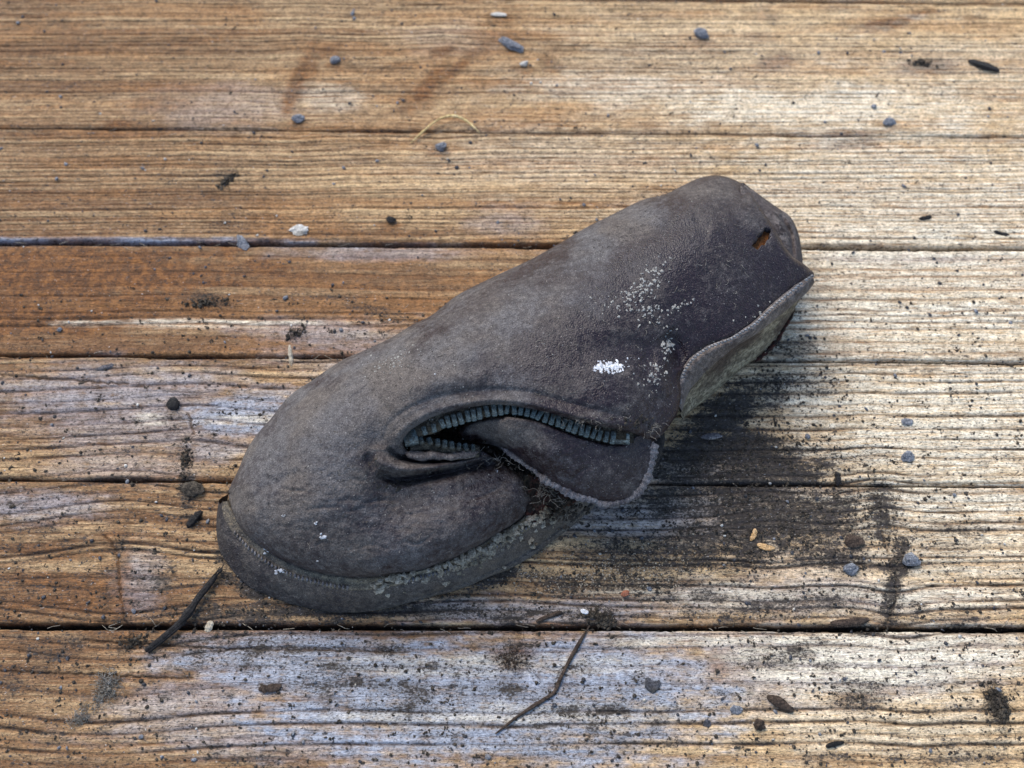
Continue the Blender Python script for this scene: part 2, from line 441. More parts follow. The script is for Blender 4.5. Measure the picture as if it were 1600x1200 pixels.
DIRT_SHADE = [(395, 928, 50, 12, -32, .75), (350, 880, 14, 40, 15, .5), (470, 956, 60, 9, -8, .7), (760, 912, 90, 12, 22, .6), (1140, 640, 80, 40, 38, .95), (1200, 610, 60, 45, 30, .7), (1120, 700, 140, 50, 10, .9), (1190, 730, 130, 60, 0, .85), (1230, 800, 140, 60, 0, .8), (1290, 830, 120, 45, 10, .6), (1080, 740, 110, 45, 0, .7), (1110, 850, 150, 50, 0, .62), (1000, 870, 130, 45, 0, .55), (930, 910, 150, 30, 0, .55),  # leading bands are contact shade painted along the sole edge, the rest soil
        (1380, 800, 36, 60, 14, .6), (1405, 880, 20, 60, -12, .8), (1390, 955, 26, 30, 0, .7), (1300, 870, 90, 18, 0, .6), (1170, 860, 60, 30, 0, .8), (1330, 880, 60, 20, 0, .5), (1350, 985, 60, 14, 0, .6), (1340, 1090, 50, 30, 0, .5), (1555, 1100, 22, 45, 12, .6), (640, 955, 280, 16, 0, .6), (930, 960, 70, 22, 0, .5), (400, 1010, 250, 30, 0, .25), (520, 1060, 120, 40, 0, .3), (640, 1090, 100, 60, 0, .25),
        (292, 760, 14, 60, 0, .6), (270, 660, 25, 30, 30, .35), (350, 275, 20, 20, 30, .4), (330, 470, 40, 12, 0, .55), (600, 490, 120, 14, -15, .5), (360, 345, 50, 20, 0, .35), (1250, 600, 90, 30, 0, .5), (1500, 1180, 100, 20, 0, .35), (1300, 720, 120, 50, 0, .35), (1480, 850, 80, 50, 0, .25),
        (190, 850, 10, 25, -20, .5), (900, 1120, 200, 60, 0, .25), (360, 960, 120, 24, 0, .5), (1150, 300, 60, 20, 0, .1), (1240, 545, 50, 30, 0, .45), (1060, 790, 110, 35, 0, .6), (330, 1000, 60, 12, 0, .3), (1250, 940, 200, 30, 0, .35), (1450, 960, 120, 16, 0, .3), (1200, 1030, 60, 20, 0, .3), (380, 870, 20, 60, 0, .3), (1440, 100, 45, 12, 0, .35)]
KNOTS = [(190, 905, 75, 55, 9.), (310, 705, 45, 30, 4.), (470, 120, 30, 50, 2.), (690, 120, 30, 50, 2.), (1200, 850, 30, 20, 3.), (1390, 870, 25, 50, 4.), (300, 255, 20, 10, 1.), (820, 1030, 30, 20, 2.), (720, 1010, 60, 30, 2.0)]
CRACKS = [[(163, 835), (178, 855), (185, 880), (186, 915), (190, 945), (196, 978)], [(292, 645), (299, 660), (302, 675)], [(1380, 830), (1388, 868), (1400, 905), (1398, 940), (1385, 975)],
          [(1185, 830), (1192, 845), (1188, 860)], [(0, 585), (200, 600)], [(130, 1000), (330, 1012), (640, 1018)], [(420, 790), (470, 797)], [(0, 1048), (300, 1060)]]
# the lone dark line running along the lowest board and others follow the rings themselves

def blob_sum(U, Vv, blobs, edge=0.35, seed=0, iso=False):
    s = np.zeros_like(U)
    wob = (fbm(U / 60, Vv / 14, 60 + seed) - 0.5) * 0.9 + (fbm(U / 14, Vv / 5, 70 + seed) - 0.5) * 0.5
    if iso: wob = (fbm((U * .8 + Vv * .6) / 45, (Vv * .8 - U * .6) / 45, 60 + seed, 4) - 0.5) * 1.3
    for (u, v, a, b_, tl, st) in blobs:
        t = math.radians(tl)
        dx = U - u; dy = Vv - v
        p = (dx * math.cos(t) - dy * math.sin(t)) / a; q = (dx * math.sin(t) + dy * math.cos(t)) / b_
        r = np.sqrt(p * p + q * q) + wob
        s = np.maximum(s, st * (1 - (sstep(0.15, 1.5, r) if iso else sstep(0.35, 1.25, r))))
    return s

def project(P):
    """metres -> photo measure, for laying wear out on the boards' own surface"""
    x, y, z = P[..., 0], P[..., 1] - CY, P[..., 2] - CZ
    cy = y * CT + z * ST; cz = -y * ST + z * CT
    return 800 + FPX * x / -cz, 600 - FPX * cy / -cz

TILE = [0.95, 0.5, 0.55, 1.3, 1.1, 1.15, 1.25, 1.2, 1.0, .8, 1.1, .9]     # mean ring spacing factor per board
PLANK_TONE = [.45, .46, .44, .29, .46, .40, .44, .42, .45, .43, .46, .44]
PLANK_Z = [0, 0, 0.0, 0.3, 0.0, -0.25, 0.1, 0.0, 0.0, .1, 0.0, -.1]
def make_plank(k, ja, jb):
    #                         # upper (far) joint, lower (near) joint
    infr = 1 <= k <= 6
    xs = np.concatenate([np.linspace(-0.75, -0.285, 14)[:-1], np.linspace(-0.285, 0.285, 1080 if infr else 300), np.linspace(0.285, 0.75, 14)[1:]])
    yt = jy(ja, xs) - ja[2] * .001; yb = jy(jb, xs) + jb[2] * .001
    width = float(np.mean(yt - yb))
    m = int(width / (0.00032 if infr else 0.0009))
    s = np.linspace(0, 1, m)
    er = 0.0016
    X = np.repeat(xs[:, None], m, 1)
    # ragged board edges
    rag_t = (fbm(xs * 60, xs * 0 + k, 11) - .5) * .0011 + (fbm(xs * 500, xs * 0 + k, 12) - .5) * .0006
    rag_b = (fbm(xs * 60, xs * 0 + k + 9, 13) - .5) * .0011 + (fbm(xs * 500, xs * 0 + k + 9, 14) - .5) * .0006
    Yt = (yt + np.minimum(rag_t, 0))[:, None]; Yb = (yb + np.maximum(rag_b, 0))[:, None]
    Y = Yb + (Yt - Yb) * s[None]
    U, Vv = project(np.stack([X, Y, X * 0], -1))
    mmx = X * 1000; mmt = (Y - np.mean(yb)) * 1000
    so = 100 * k
    # ring coordinate with gentle waves and knots
    W = mmt + (3.0 if k >= 4 else 1.5) * (fbm(mmx / 130, mmt / 40, so + 1, 2) - .5) * 2 + 0.9 * (fbm(mmx / 28, mmt / 9, so + 2, 2) - .5) + mmx * (0.004 * math.sin(k * 2.3))
    knotm = np.zeros_like(X)
    for (ku, kv, ka, kb, stg) in KNOTS:
        p0 = at(ku, kv, 0)
        dx = (mmx - p0[0] * 1000) / (ka * .42); dy = ((Y - p0[1]) * 1000) / (kb * .30)
        e = np.exp(-dx * dx)
        W = W - stg * e * np.tanh(dy * 1.3) * np.exp(-np.abs(dy) * .35)
        knotm = np.maximum(knotm, np.exp(-(dx * dx * 1.6 + dy * dy) * 1.4))
    rr = np.random.default_rng(40 + k)
    gaps = rr.gamma(6.0, 1 / 6.0, 400) * 3.7 * TILE[k] + 0.35
    edges = np.cumsum(gaps) - 60
    idx = np.clip(np.searchsorted(edges, W.ravel()).reshape(W.shape), 1, len(edges) - 1)
    lo = edges[idx - 1]; hi = edges[idx]
    ph = (W - lo) / (hi - lo)                        # 0..1 across each ring; groove at 0/1
    dmm = np.minimum(W - lo, hi - W)
    depth = rr.random(len(edges)) ** (0.75 if k >= 4 else 1.3)
    pale = rr.random(len(edges))
    near_edge = np.where(ph < .5, idx - 1, idx)
    gd = depth[near_edge] * (0.35 + 0.9 * sstep(.35, .62, fbm(mmx / 35, near_edge * 7.3 + mmt * 0, so + 5, 3)))
    gw = 0.20 + (0.34 if k >= 4 else .5) * gd
    groove = np.exp(-(dmm / gw) ** 2) * np.clip(gd * 1.25, 0, 1)
    groove *= (0.55 + 0.45 * sstep(.3, .6, fbm(mmx / 5, mmt / 1.2, so + 6, 2)))
    ridge = np.sin(np.pi * np.clip(ph, 0, 1)) ** 0.7
    fine = fbm(mmx / 22, mmt / .55, so + 7, 3); fine2 = fbm(mmx / 6, mmt / .9, so + 8, 2); lump = fbm(mmx / 60, mmt / 14, so + 9, 2)
    chip = sstep(.62, .8, fbm(mmx / 16, mmt / .8, so + 15, 4)) * sstep(.45, .6, fbm(mmx / 40, mmt / 16, so + 16, 2))
    crack = np.zeros_like(X)
    for cp in CRACKS:
        cps = smooth(cp, step=6)
        if cps[:, 1].max() < Vv.min() - 5 or cps[:, 1].min() > Vv.max() + 5: continue
        sel = (np.abs(U - cps[:, 0].mean()) < np.ptp(cps[:, 0]) / 2 + 20) & (np.abs(Vv - cps[:, 1].mean()) < np.ptp(cps[:, 1]) / 2 + 20)
        if not sel.any(): continue
        us, vs = U[sel], Vv[sel]
        d, _, _, par = polydist(us + 6 * (vn(us / 6, vs / 6, 91) - .5), vs + 4 * (vn(us / 6, vs / 6, 92) - .5), cps)
        crack[sel] = np.maximum(crack[sel], np.exp(-(d / 2.0) ** 2) * (0.6 + .4 * vn(us / 9, vs / 9, 93)))
    blurk = sstep(0.0, 1.0, 1 - np.exp(-knotm * 2))
    zmm = 0.85 * (lump - .5) + 0.34 * ridge * (0.4 + .6 * depth[near_edge]) - (0.75 if k >= 4 else .5) * groove + 0.22 * (fine - .5) + 0.25 * (fine2 - .5) - 0.30 * chip - 1.1 * crack
    zmm += 0.5 * knotm * (fine2 - .2)
    # rounded, worn arris
    e1 = (Yt - Y) * 1000; e2 = (Y - Yb) * 1000
    e = np.minimum(e1, e2); R = 1.5
    q = np.clip(1 - e / R, 0, 1)
    zmm -= R * (1 - np.sqrt(np.clip(1 - q * q, 0, 1))) * .8
    zmm += PLANK_Z[k] - 0.35
    Z = zmm * .001
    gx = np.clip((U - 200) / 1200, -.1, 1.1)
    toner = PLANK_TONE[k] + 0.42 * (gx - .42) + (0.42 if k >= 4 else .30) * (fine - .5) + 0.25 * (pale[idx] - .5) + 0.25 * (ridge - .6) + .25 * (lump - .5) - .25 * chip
    grey_ = blob_sum(U, Vv, GREY, seed=1) * (.75 + .5 * fine)
    brown = blob_sum(U, Vv, BROWN, seed=2) * (.7 + .6 * fine2) + .5 * crack
    edge_br = np.exp(-(e / 1.6) ** 2) * sstep(.42, .62, fbm(mmx / 25, mmt / 6, so + 21, 2)) * .8
    brown = np.maximum(brown, edge_br)
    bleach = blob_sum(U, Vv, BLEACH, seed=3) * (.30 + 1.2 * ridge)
    dirt_shade = blob_sum(U, Vv, DIRT_SHADE, seed=4) + .16 * sstep(.5, .75, fbm(mmx / 18, mmt / 7, so + 30, 3)) + .25 * groove * sstep(.45, .6, fbm(mmx / 30, mmt / 20, so + 31, 2)) + 0.17 * sstep(450, 900, Vv) + .35 * sstep(.6, .78, fbm(mmx / 9, mmt / 5, so + 35, 3)) * sstep(600, 900, Vv)
    dirt_shade = dirt_shade - .22 * ridge * (dirt_shade > .15)
    orng = .55 * sstep(.45, .7, fbm(mmx / 45, mmt / 5, so + 33, 3)) * (0.35 + .65 * (Vv < 620)) + .5 * np.exp(-((ph - .93) / .1) ** 2) * depth[near_edge] * .8
    gv = np.clip(groove * (.20 + .80 * sstep(480, 800, Vv)) + crack + .55 * chip * (Vv > 550), 0, 1)
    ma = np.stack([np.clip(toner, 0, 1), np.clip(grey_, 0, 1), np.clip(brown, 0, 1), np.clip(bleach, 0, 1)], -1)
    mb = np.stack([np.clip(dirt_shade, 0, 1), gv, np.clip(orng, 0, 1), knotm], -1)
    # top grid plus side walls and underside
    nx = len(xs)
    V3 = np.stack([X, Y, Z], -1)
    rowb = V3[:, :1].copy(); rowt = V3[:, -1:].copy()
    rb1 = rowb.copy(); rb1[..., 2] = -.006; rb2 = rowb.copy(); rb2[..., 2] = -.022
    rt1 = rowt.copy(); rt1[..., 2] = -.006; rt2 = rowt.copy(); rt2[..., 2] = -.022
    V3 = np.concatenate([rb2, rb1, V3, rt1, rt2], 1)
    pad = lambda M_: np.concatenate([M_[:, :1], M_[:, :1], M_, M_[:, -1:], M_[:, -1:]], 1)
    ma, mb = pad(ma), pad(mb)
    mb[:, :2, 0] = .7; mb[:, -2:, 0] = .7
    mm = m + 4
    F = grid_faces(nx, mm)
    i = np.arange(nx - 1)
    under = np.stack([i * mm, i * mm + mm - 1, (i + 1) * mm + mm - 1, (i + 1) * mm], 1)
    F = np.concatenate([F[:, ::-1], under[:, ::-1]])
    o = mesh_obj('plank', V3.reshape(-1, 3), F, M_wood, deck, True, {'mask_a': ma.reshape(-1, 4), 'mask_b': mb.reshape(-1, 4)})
    if infr:
        PL.append((xs, yt, yb, V3[:, 2:-2]))
    return o
PL = []
for k in range(len(J) - 1):
    make_plank(k, J[k], J[k + 1])
FAR = [(-640, -610, .5), (-410, -385, .5), J[0]]
NEAR = [J[-1], (1790, 1788, .7), (2100, 2098, .7)]
make_plank(8, FAR[0], FAR[1]); make_plank(9, FAR[1], FAR[2])
make_plank(10, NEAR[0], NEAR[1]); make_plank(11, NEAR[1], NEAR[2])
# bearers under the boards
for xb in (-0.45, 0.02, 0.48):
    V = [(xb + a * .022, y, z) for y in (-.45, .45) for (a, z) in ((-1, -.0445), (1, -.0445), (1, -.0225), (-1, -.0225))]
    mesh_obj('joist', V, [(0, 1, 2, 3), (7, 6, 5, 4), (0, 4, 5, 1), (1, 5, 6, 2), (2, 6, 7, 3), (3, 7, 4, 0)], M_ground, deck, False)

_PX = np.concatenate([p[3].reshape(-1, 3)[::1] for p in PL])
_h = {}
_hi = np.round(_PX[:, 0] / .001).astype(int) * 100003 + np.round(_PX[:, 1] / .001).astype(int)
_order = np.argsort(_hi, kind='stable'); _hs = _hi[_order]; _zs = _PX[_order, 2]
def wood_z(x, y):
    """height of the board surface in metres"""
    q = np.round(np.atleast_1d(x) / .001).astype(int) * 100003 + np.round(np.atleast_1d(y) / .001).astype(int)
    i = np.clip(np.searchsorted(_hs, q), 0, len(_hs) - 1)
    return np.where(_hs[i] == q, _zs[i], -.001)

# ------------------------------------------------------------------ the old shoe
shoe = empty('old_shoe', tuple(at(800, 640, 0)))
tag(shoe, 'crushed dusty purple brown leather ankle shoe with corroded open zip lying on the boards', 'shoe')

def patch(name, outline, zf, mat, parent, h=2.2, edges=None, skirt=None, holes=(), disp=None, attrs=None, dens=3.0):
    """Leather sheet over a photo outline: zf gives heights in mm, edges = list of (i0, i1, radius px, depth mm)
    rolling the border down, skirt = function(segment pos, z) -> height the border turns down to."""
    ctrl = np.asarray(outline, float)
    N = len(ctrl)
    pol = smooth(ctrl, closed=True, step=dens)[:-1]
    # which control segment every outline sample belongs to
    dd = ((pol[:, None] - ctrl[None]) ** 2).sum(-1)
    u0, v0 = pol.min(0) - 2 * h; u1, v1 = pol.max(0) + 2 * h
    us = np.arange(u0, u1 + h, h); vs = np.arange(v0, v1 + h, h)
    U, Vv = np.meshgrid(us, vs, indexing='ij')
    ins = inside(U, Vv, pol)
    for ho in holes:
        ins &= ~inside(U, Vv, ho)
    cell = ins[:-1, :-1].astype(int) + ins[1:, :-1] + ins[:-1, 1:] + ins[1:, 1:]
    keep = cell >= 3
    used = np.zeros(U.shape, int)
    for di, dj in ((0, 0), (1, 0), (0, 1), (1, 1)):
        used[di:di + keep.shape[0], dj:dj + keep.shape[1]] += keep
    idx = -np.ones(U.shape, int)
    sel = used > 0
    idx[sel] = np.arange(sel.sum())
    u = U[sel].copy(); v = Vv[sel].copy()
    bnd = used[sel] < 4
    loops = [np.concatenate([pol, pol[:1]])] + [np.concatenate([np.asarray(ho), np.asarray(ho)[:1]]) for ho in holes]
    bu, bv = u[bnd], v[bnd]
    best = None
    for lp in loops:
        d, nx_, ny_, par = polydist(bu, bv, lp)
        if best is None: best = [d, nx_, ny_]
        else:
            mk = d < best[0]
            best = [np.where(mk, a, c_) for a, c_ in zip((d, nx_, ny_), best)]
    u[bnd] = best[1]; v[bnd] = best[2]
    z = zf(u, v)
    for (i0, i1, r, dep) in (edges or []):
        seq = [ctrl[i % N] for i in range(i0, i1 + 1)]
        d, _, _, _ = polydist(u, v, smooth(seq, step=4))
        q = np.clip(1 - d / r, 0, 1)
        z = z - dep * (1 - np.sqrt(np.clip(1 - q * q, 0, 1)))
    if disp is not None: z = z + disp(u, v)
    P = at(u, v, z)
    I, Jx = np.nonzero(keep)
    F = np.stack([idx[I, Jx], idx[I + 1, Jx], idx[I + 1, Jx + 1], idx[I, Jx + 1]], 1)
    # direction so that normals face up (v runs down the picture)
    F = F[:, ::-1]
    # skirt round the border
    ed = {}
    for a, b_ in np.concatenate([F[:, [0, 1]], F[:, [1, 2]], F[:, [2, 3]], F[:, [3, 0]]]).tolist():
        if (b_, a) in ed: del ed[(b_, a)]
        else: ed[(a, b_)] = 1
    bi = np.unique(np.array(list(ed.keys())))
    mp = {int(b_): i for i, b_ in enumerate(bi)}
    nb = len(P)
    bx = P[bi].copy()
    d_, _, _, par = polydist(u[bi], v[bi], np.concatenate([ctrl, ctrl[:1]]))
    seg = par * N
    tz = np.array([skirt(s_, z_) if skirt else z_ - 2.0 for s_, z_ in zip(seg, z[bi])])
    mid = bx.copy(); mid[:, 2] = (z[bi] * .5 + tz * .5) * .001
    low = bx.copy(); low[:, 2] = tz * .001
    ext = np.concatenate([mid, low]); k = len(bi)
    q = []
    for a, b_ in ed.keys():
        ia, ib = mp[a], mp[b_]
        q.append((b_, a, nb + ia, nb + ib)); q.append((nb + ib, nb + ia, nb + k + ia, nb + k + ib))
    F = np.concatenate([F, np.array(q)])
    at_ = None
    if attrs is not None:
        at_ = {kk: np.concatenate([f(u, v), f(u[bi], v[bi]), f(u[bi], v[bi])]) for kk, f in attrs.items()}
    return mesh_obj(name, np.concatenate([P, ext]), F, mat, parent, True, at_)

def gauss_line(u, v, line, amp, sig, taper=True):
    d, _, _, par = polydist(u, v, smooth(line, step=4))
    t = np.sin(np.pi * np.clip(par, 0.0, 1)) ** .35 if taper else 1
    return (amp * t * np.exp(-(d / sig) ** 2)).reshape(np.shape(u))

UP = [(357, 772), (361, 757), (372, 735), (382, 710), (392, 692), (407, 672), (425, 652), (440, 632), (460, 612), (487, 595), (512, 577), (540, 560), (575, 545), (612, 527), (645, 507), (675, 492), (715, 461), (772, 432), (830, 405), (876, 379), (913, 357), (959, 334), (1002, 313), (1040, 303), (1066, 290), (1090, 279), (1112, 274), (1130, 275), (1148, 281), (1160, 288),
      (1172, 300), (1186, 322), (1200, 342), (1213, 362), (1226, 385), (1240, 402), (1254, 411), (1266, 421), (1272, 431),
      (1250, 443), (1236, 454), (1210, 475), (1176, 507), (1156, 519), (1140, 529), (1108, 541), (1084, 557), (1070, 575), (1062, 592), (1064, 615), (1060, 640), (1052, 654), (1039, 672), (1020, 686),
      (1000, 678), (976, 670), (947, 664.5), (910, 657), (872, 646), (835, 637), (800, 631), (766, 629.5), (721, 636), (680, 647), (652, 662), (634, 677), (630, 694), (641, 706), (676, 711), (715, 709), (752, 705),
      (772, 716), (794, 731), (812, 742), (820, 757), (828, 776), (829, 793), (816, 810), (794, 825), (756, 847), (720, 867), (695, 877), (657, 890), (620, 896), (582, 901), (545, 901), (510, 896), (470, 886), (435, 871), (405, 852), (380, 830), (366, 806)]
nU = len(UP)
iw0 = UP.index((829, 793))
ic0, ic1 = UP.index((1266, 421)), UP.index((1020, 686))
ih0 = UP.index((1160, 288))
UC = [(357, 772, 25), (366, 806, 24), (380, 830, 24), (435, 870, 25), (510, 895, 25), (582, 900, 25), (657, 890, 24), (720, 867, 24), (794, 825, 22), (829, 793, 21),
      (400, 770, 34), (420, 730, 36), (450, 820, 35), (520, 700, 46), (470, 660, 42), (560, 770, 41), (560, 840, 34), (640, 830, 33), (700, 810, 33), (760, 790, 30), (800, 760, 26), (640, 775, 34), (720, 760, 31), (560, 640, 49), (590, 690, 46), (600, 760, 37),
      (392, 692, 31), (440, 632, 33), (512, 577, 36), (612, 527, 39), (715, 461, 40), (830, 405, 40), (959, 334, 38), (1066, 290, 36), (1112, 274, 34), (1160, 288, 35),
      (700, 540, 53), (650, 590, 53), (800, 560, 55), (820, 490, 53), (900, 450, 52), (900, 570, 54), (1000, 410, 50), (1000, 520, 50), (1100, 340, 46), (1100, 450, 46), (1180, 390, 42), (1226, 385, 38), (1254, 411, 34),
      (1268, 432, 31), (1200, 480, 36), (1140, 529, 39), (1084, 557, 39), (1062, 592, 39), (1050, 650, 38), (1020, 686, 36), (970, 610, 51),
      (976, 655, 46.5), (901, 640, 50), (816, 622, 52), (720, 625, 51.5), (650, 650, 50), (622, 680, 47.5), (640, 708, 39), (700, 712, 35), (750, 706, 31), (610, 720, 43), (640, 733, 39), (700, 728, 33), (760, 722, 27)]
zU = rbf(UC, 0.002)
LIP = [(623, 700), (620, 684), (626, 670), (646, 655), (670, 642), (695, 634), (722, 628), (748, 624), (776, 622), (816, 625), (844, 631), (872, 638), (901, 646), (930, 653), (957, 658), (978, 662), (1000, 671), (1012, 681)]
LIP = [(u_ + 2 * (v_ > 660), v_ + 4.5 * (v_ < 672)) for u_, v_ in LIP]
LIPOUT = [(602, 704), (600, 682), (608, 660), (634, 638), (664, 624), (693, 615), (748, 606), (816, 608), (872, 621), (930, 637), (985, 650)]
DUST = [(450, 760, 160, 150, 0, .85), (560, 650, 200, 120, 0, .9), (700, 560, 160, 70, 20, .85), (640, 600, 120, 60, 0, .85), (800, 500, 160, 60, 25, .72), (960, 360, 130, 40, 22, .8), (1010, 345, 70, 30, 10, .85), (1110, 300, 70, 30, 0, .6), (700, 800, 150, 60, 10, .62), (560, 860, 160, 50, 0, .7), (620, 570, 60, 30, 15, 1.0), (640, 530, 50, 20, 25, .85), (900, 470, 160, 50, 20, .5), (780, 600, 200, 40, 0, .6), (900, 600, 120, 25, 10, .45), (660, 730, 90, 20, 0, .7), (720, 625, 160, 16, 0, .9), (620, 670, 25, 40, 0, .9), (930, 645, 90, 12, 12, .6)]
def dust_u(u, v):
    base = .30 + .2 * (1 - sstep(700, 950, u)) + .1 * (fbm(u / 50, v / 50, 201) - .5)
    return np.clip(np.maximum(base, blob_sum(u, v, DUST, seed=9, iso=True)) - .12 * sstep(960, 1120, u) * sstep(330, 420, v) - .28 * np.exp(-(((u - 1070) / 45) ** 2 + ((v - 570) / 45) ** 2)), 0, 1)

def dispU(u, v):
    z = 1.3 * (fbm(u / 70, v / 70, 110, 2) - .5) + .55 * (fbm(u / 22, v / 22, 111, 3) - .5) + .22 * (fbm(u / 6, v / 6, 112, 2) - .5)
    z = z + gauss_line(u, v, LIP, 2.3, 9) + gauss_line(u, v, [(a, c_ + 3) for a, c_ in LIPOUT], -.6, 4)
    z = z + gauss_line(u, v, [(585, 716), (606, 728), (640, 733), (680, 730), (720, 723), (752, 714)], 4.0, 9)
    z = z + gauss_line(u, v, [(592, 738), (606, 746), (628, 750), (660, 746), (700, 738), (750, 726), (790, 726)], -6.5, 7)
    z = z + gauss_line(u, v, [(606, 700), (618, 712), (640, 718), (676, 719), (715, 716), (752, 709)], -5.5, 4)
    z = z + gauss_line(u, v, [(570, 712), (580, 722), (588, 732)], -1.2, 8)
    z = z + gauss_line(u, v, [(640, 770), (700, 752), (780, 742)], 1.6, 16)
    z = z + gauss_line(u, v, [(420, 742), (400, 780), (388, 800)], -1.4, 9) + gauss_line(u, v, [(404, 765), (440, 750), (470, 735)], -1.0, 7)
    z = z + gauss_line(u, v, [(1040, 520), (1058, 545), (1066, 575)], -3.0, 12) + gauss_line(u, v, [(1036, 545), (1030, 580), (1040, 620)], 1.6, 12)
    z = z + gauss_line(u, v, [(905, 548), (980, 545), (1040, 560)], -1.6, 22) + gauss_line(u, v, [(880, 425), (960, 375), (1060, 350), (1110, 358)], -1.9, 20)
    z = z + gauss_line(u, v, [(950, 362), (1020, 345), (1085, 340)], 1.2, 12)
    z = z + gauss_line(u, v, [(590, 620), (640, 570), (700, 530)], 1.0, 25) + gauss_line(u, v, [(560, 610), (590, 650), (590, 700)], -1.5, 22)
    z = z + gauss_line(u, v, [(620, 615), (680, 595), (760, 592)], 1.1, 14)
    z = z + gauss_line(u, v, [(1145, 300), (1165, 335), (1185, 370)], 1.0, 10)
    wr = sstep(640, 740, v) * (1 - sstep(640, 820, u - (v - 760) * .2) * .5)
    z = z + wr * (.55 * (fbm(u / 16 + v / 30, v / 6 - u / 40, 115, 3) - .5) + .35 * (fbm(u / 7, v / 4, 116, 2) - .5))
    for i in range(14):          # short slanting creases on the vamp
        r = np.random.default_rng(500 + i)
        cu, cv = r.uniform(430, 780), r.uniform(760, 860)
        ln = r.uniform(20, 60); an = r.uniform(-.5, .35)
        z = z + gauss_line(u, v, [(cu, cv), (cu + ln * .5, cv + ln * .5 * an + r.normal() * 4), (cu + ln, cv + ln * an)], -r.uniform(.35, .8), 2.6)
    return z

HOLE = smooth([(1191 + 1.12 * (u_ - 1194), 372 + 1.3 * (v_ - 371)) for u_, v_ in [(1180, 380), (1184, 374), (1187, 373), (1190, 366), (1195, 364), (1198, 358), (1203, 360), (1207, 361), (1204, 367), (1206, 371), (1200, 374), (1197, 380), (1193, 379), (1188, 385), (1184, 383)]], closed=True, step=2.5)[:-1]
i_top = ih0
def skU(s, z):
    if s < i_top or s > nU - 0.3: return 4.0           # far side falls to the boards
    if s < ic0 - .5: return z - 9                       # over the heel layer
    if s < ic1: return z - 2.2
    if s < iw0 - 5: return z - 1.4
    if s < iw0: return z - 9
    return 11.5
upper = patch('upper', UP, zU, M_leather, shoe, 2.0,
              [(0, ih0, 46, 15), (ih0, ic0, 9, 2.5), (ic0, ic1, 7, 1.0), (ic1, iw0 - 5, 3.0, .8), (iw0 - 5, iw0, 16, 6), (iw0, nU, 36, 10)], skU, [HOLE], dispU, {'dust': dust_u})
def z_upper(u, v):
    z = zU(u, v) + dispU(u, v)
    for (i0, i1, r, dep) in [(0, ih0, 46, 15), (iw0, nU, 36, 10)]:
        d, _, _, _ = polydist(np.asarray(u, float), np.asarray(v, float), smooth([UP[i % nU] for i in range(i0, i1 + 1)], step=4))
        q = np.clip(1 - d / r, 0, 1)
        z = z - (dep * (1 - np.sqrt(np.clip(1 - q * q, 0, 1)))).reshape(np.shape(z))
    return z
# rust coloured board showing through the worn hole
patch('hole_backing', [(1170, 384), (1182, 362), (1194, 352), (1204, 354), (1208, 367), (1200, 386), (1180, 394)], lambda u, v: zU(u, v) + dispU(u, v) - 3.2 + .6 * (vn(u / 4, v / 9, 77) - .5), M_rust, shoe, 3)

# greyed second layer round the heel end
HL = [(1158, 285), (1174, 295), (1196, 311), (1216, 325), (1230, 334), (1240, 346), (1248, 366), (1252, 388), (1254, 410), (1246, 418), (1226, 405), (1200, 375), (1176, 335), (1160, 308)]
zH = rbf([(1158, 285, 32), (1196, 311, 30), (1230, 334, 27), (1248, 366, 26), (1254, 410, 27), (1226, 385, 35), (1200, 345, 35), (1176, 306, 35), (1246, 418, 30), (1200, 375, 34), (1160, 308, 33), (1220, 355, 33.5)], .01)
def dispH(u, v):
    return .9 * (fbm(u / 14, v / 14, 130) - .5) + .4 * (fbm(u / 5, v / 5, 131) - .5) + gauss_line(u, v, [(1219, 336), (1228, 352), (1236, 368), (1238, 388), (1241, 404)], -4.5, 3.4) + gauss_line(u, v, [(1204, 326), (1216, 345), (1226, 368)], 1.0, 6)
patch('heel_counter', HL, zH, M_heel, shoe, 2.0, [(0, 8, 16, 9)], lambda s, z: 3.0 if s < 8.2 else z - 1.5, (), dispH)

# overturned side flap below the zip
FL = [(716, 676), (728, 664), (742, 657), (757, 653), (785, 651), (822, 655), (850, 662), (880, 673), (910, 684), (947, 693), (972, 694), (988, 684), (1004, 680), (1018, 688),
      (1021, 702), (1016, 729), (1008, 750), (993, 772), (972, 783), (950, 785), (925, 781), (897, 773), (878, 764), (859, 753), (841, 740), (822, 727), (808, 717), (794, 706), (779, 695), (765, 690), (742, 687)]
zF = rbf([(716, 676, 33), (728, 664, 38), (757, 657, 43), (785, 660, 46.5), (822, 662, 47), (850, 668, 45.5), (880, 680, 43.5), (947, 700, 39), (1000, 690, 36.5), (1018, 688, 36), (1015, 730, 30), (1000, 760, 27), (965, 785, 25), (925, 781, 26), (897, 773, 27), (841, 740, 31),
          (808, 717, 33), (779, 695, 33), (742, 687, 31), (860, 712, 41.5), (900, 725, 38), (930, 740, 35), (980, 730, 34), (790, 680, 43)], .003)
def dispF(u, v):
    return .9 * (fbm(u / 40, v / 40, 140, 2) - .5) + .45 * (fbm(u / 14, v / 14, 141, 2) - .5) + .2 * (fbm(u / 5, v / 5, 142, 2) - .5) + gauss_line(u, v, [(890, 752), (910, 735), (925, 728)], -.7, 4)
def dust_f(u, v):
    return np.clip(np.maximum(.24, blob_sum(u, v, [(790, 672, 85, 28, -12, .85), (850, 690, 50, 22, -25, .6), (985, 765, 22, 30, 30, .7), (880, 745, 50, 10, -30, .5), (880, 720, 30, 16, -25, .5)], seed=11, iso=True)), 0, 1)
patch('side_flap', FL, zF, M_leather, shoe, 2.0, [(0, 4, 10, 6), (4, 11, 5, 1.2), (13, 24, 6, .8), (24, 30, 15, 7)], lambda s, z: z - 2.4, (), dispF, {'dust': dust_f})
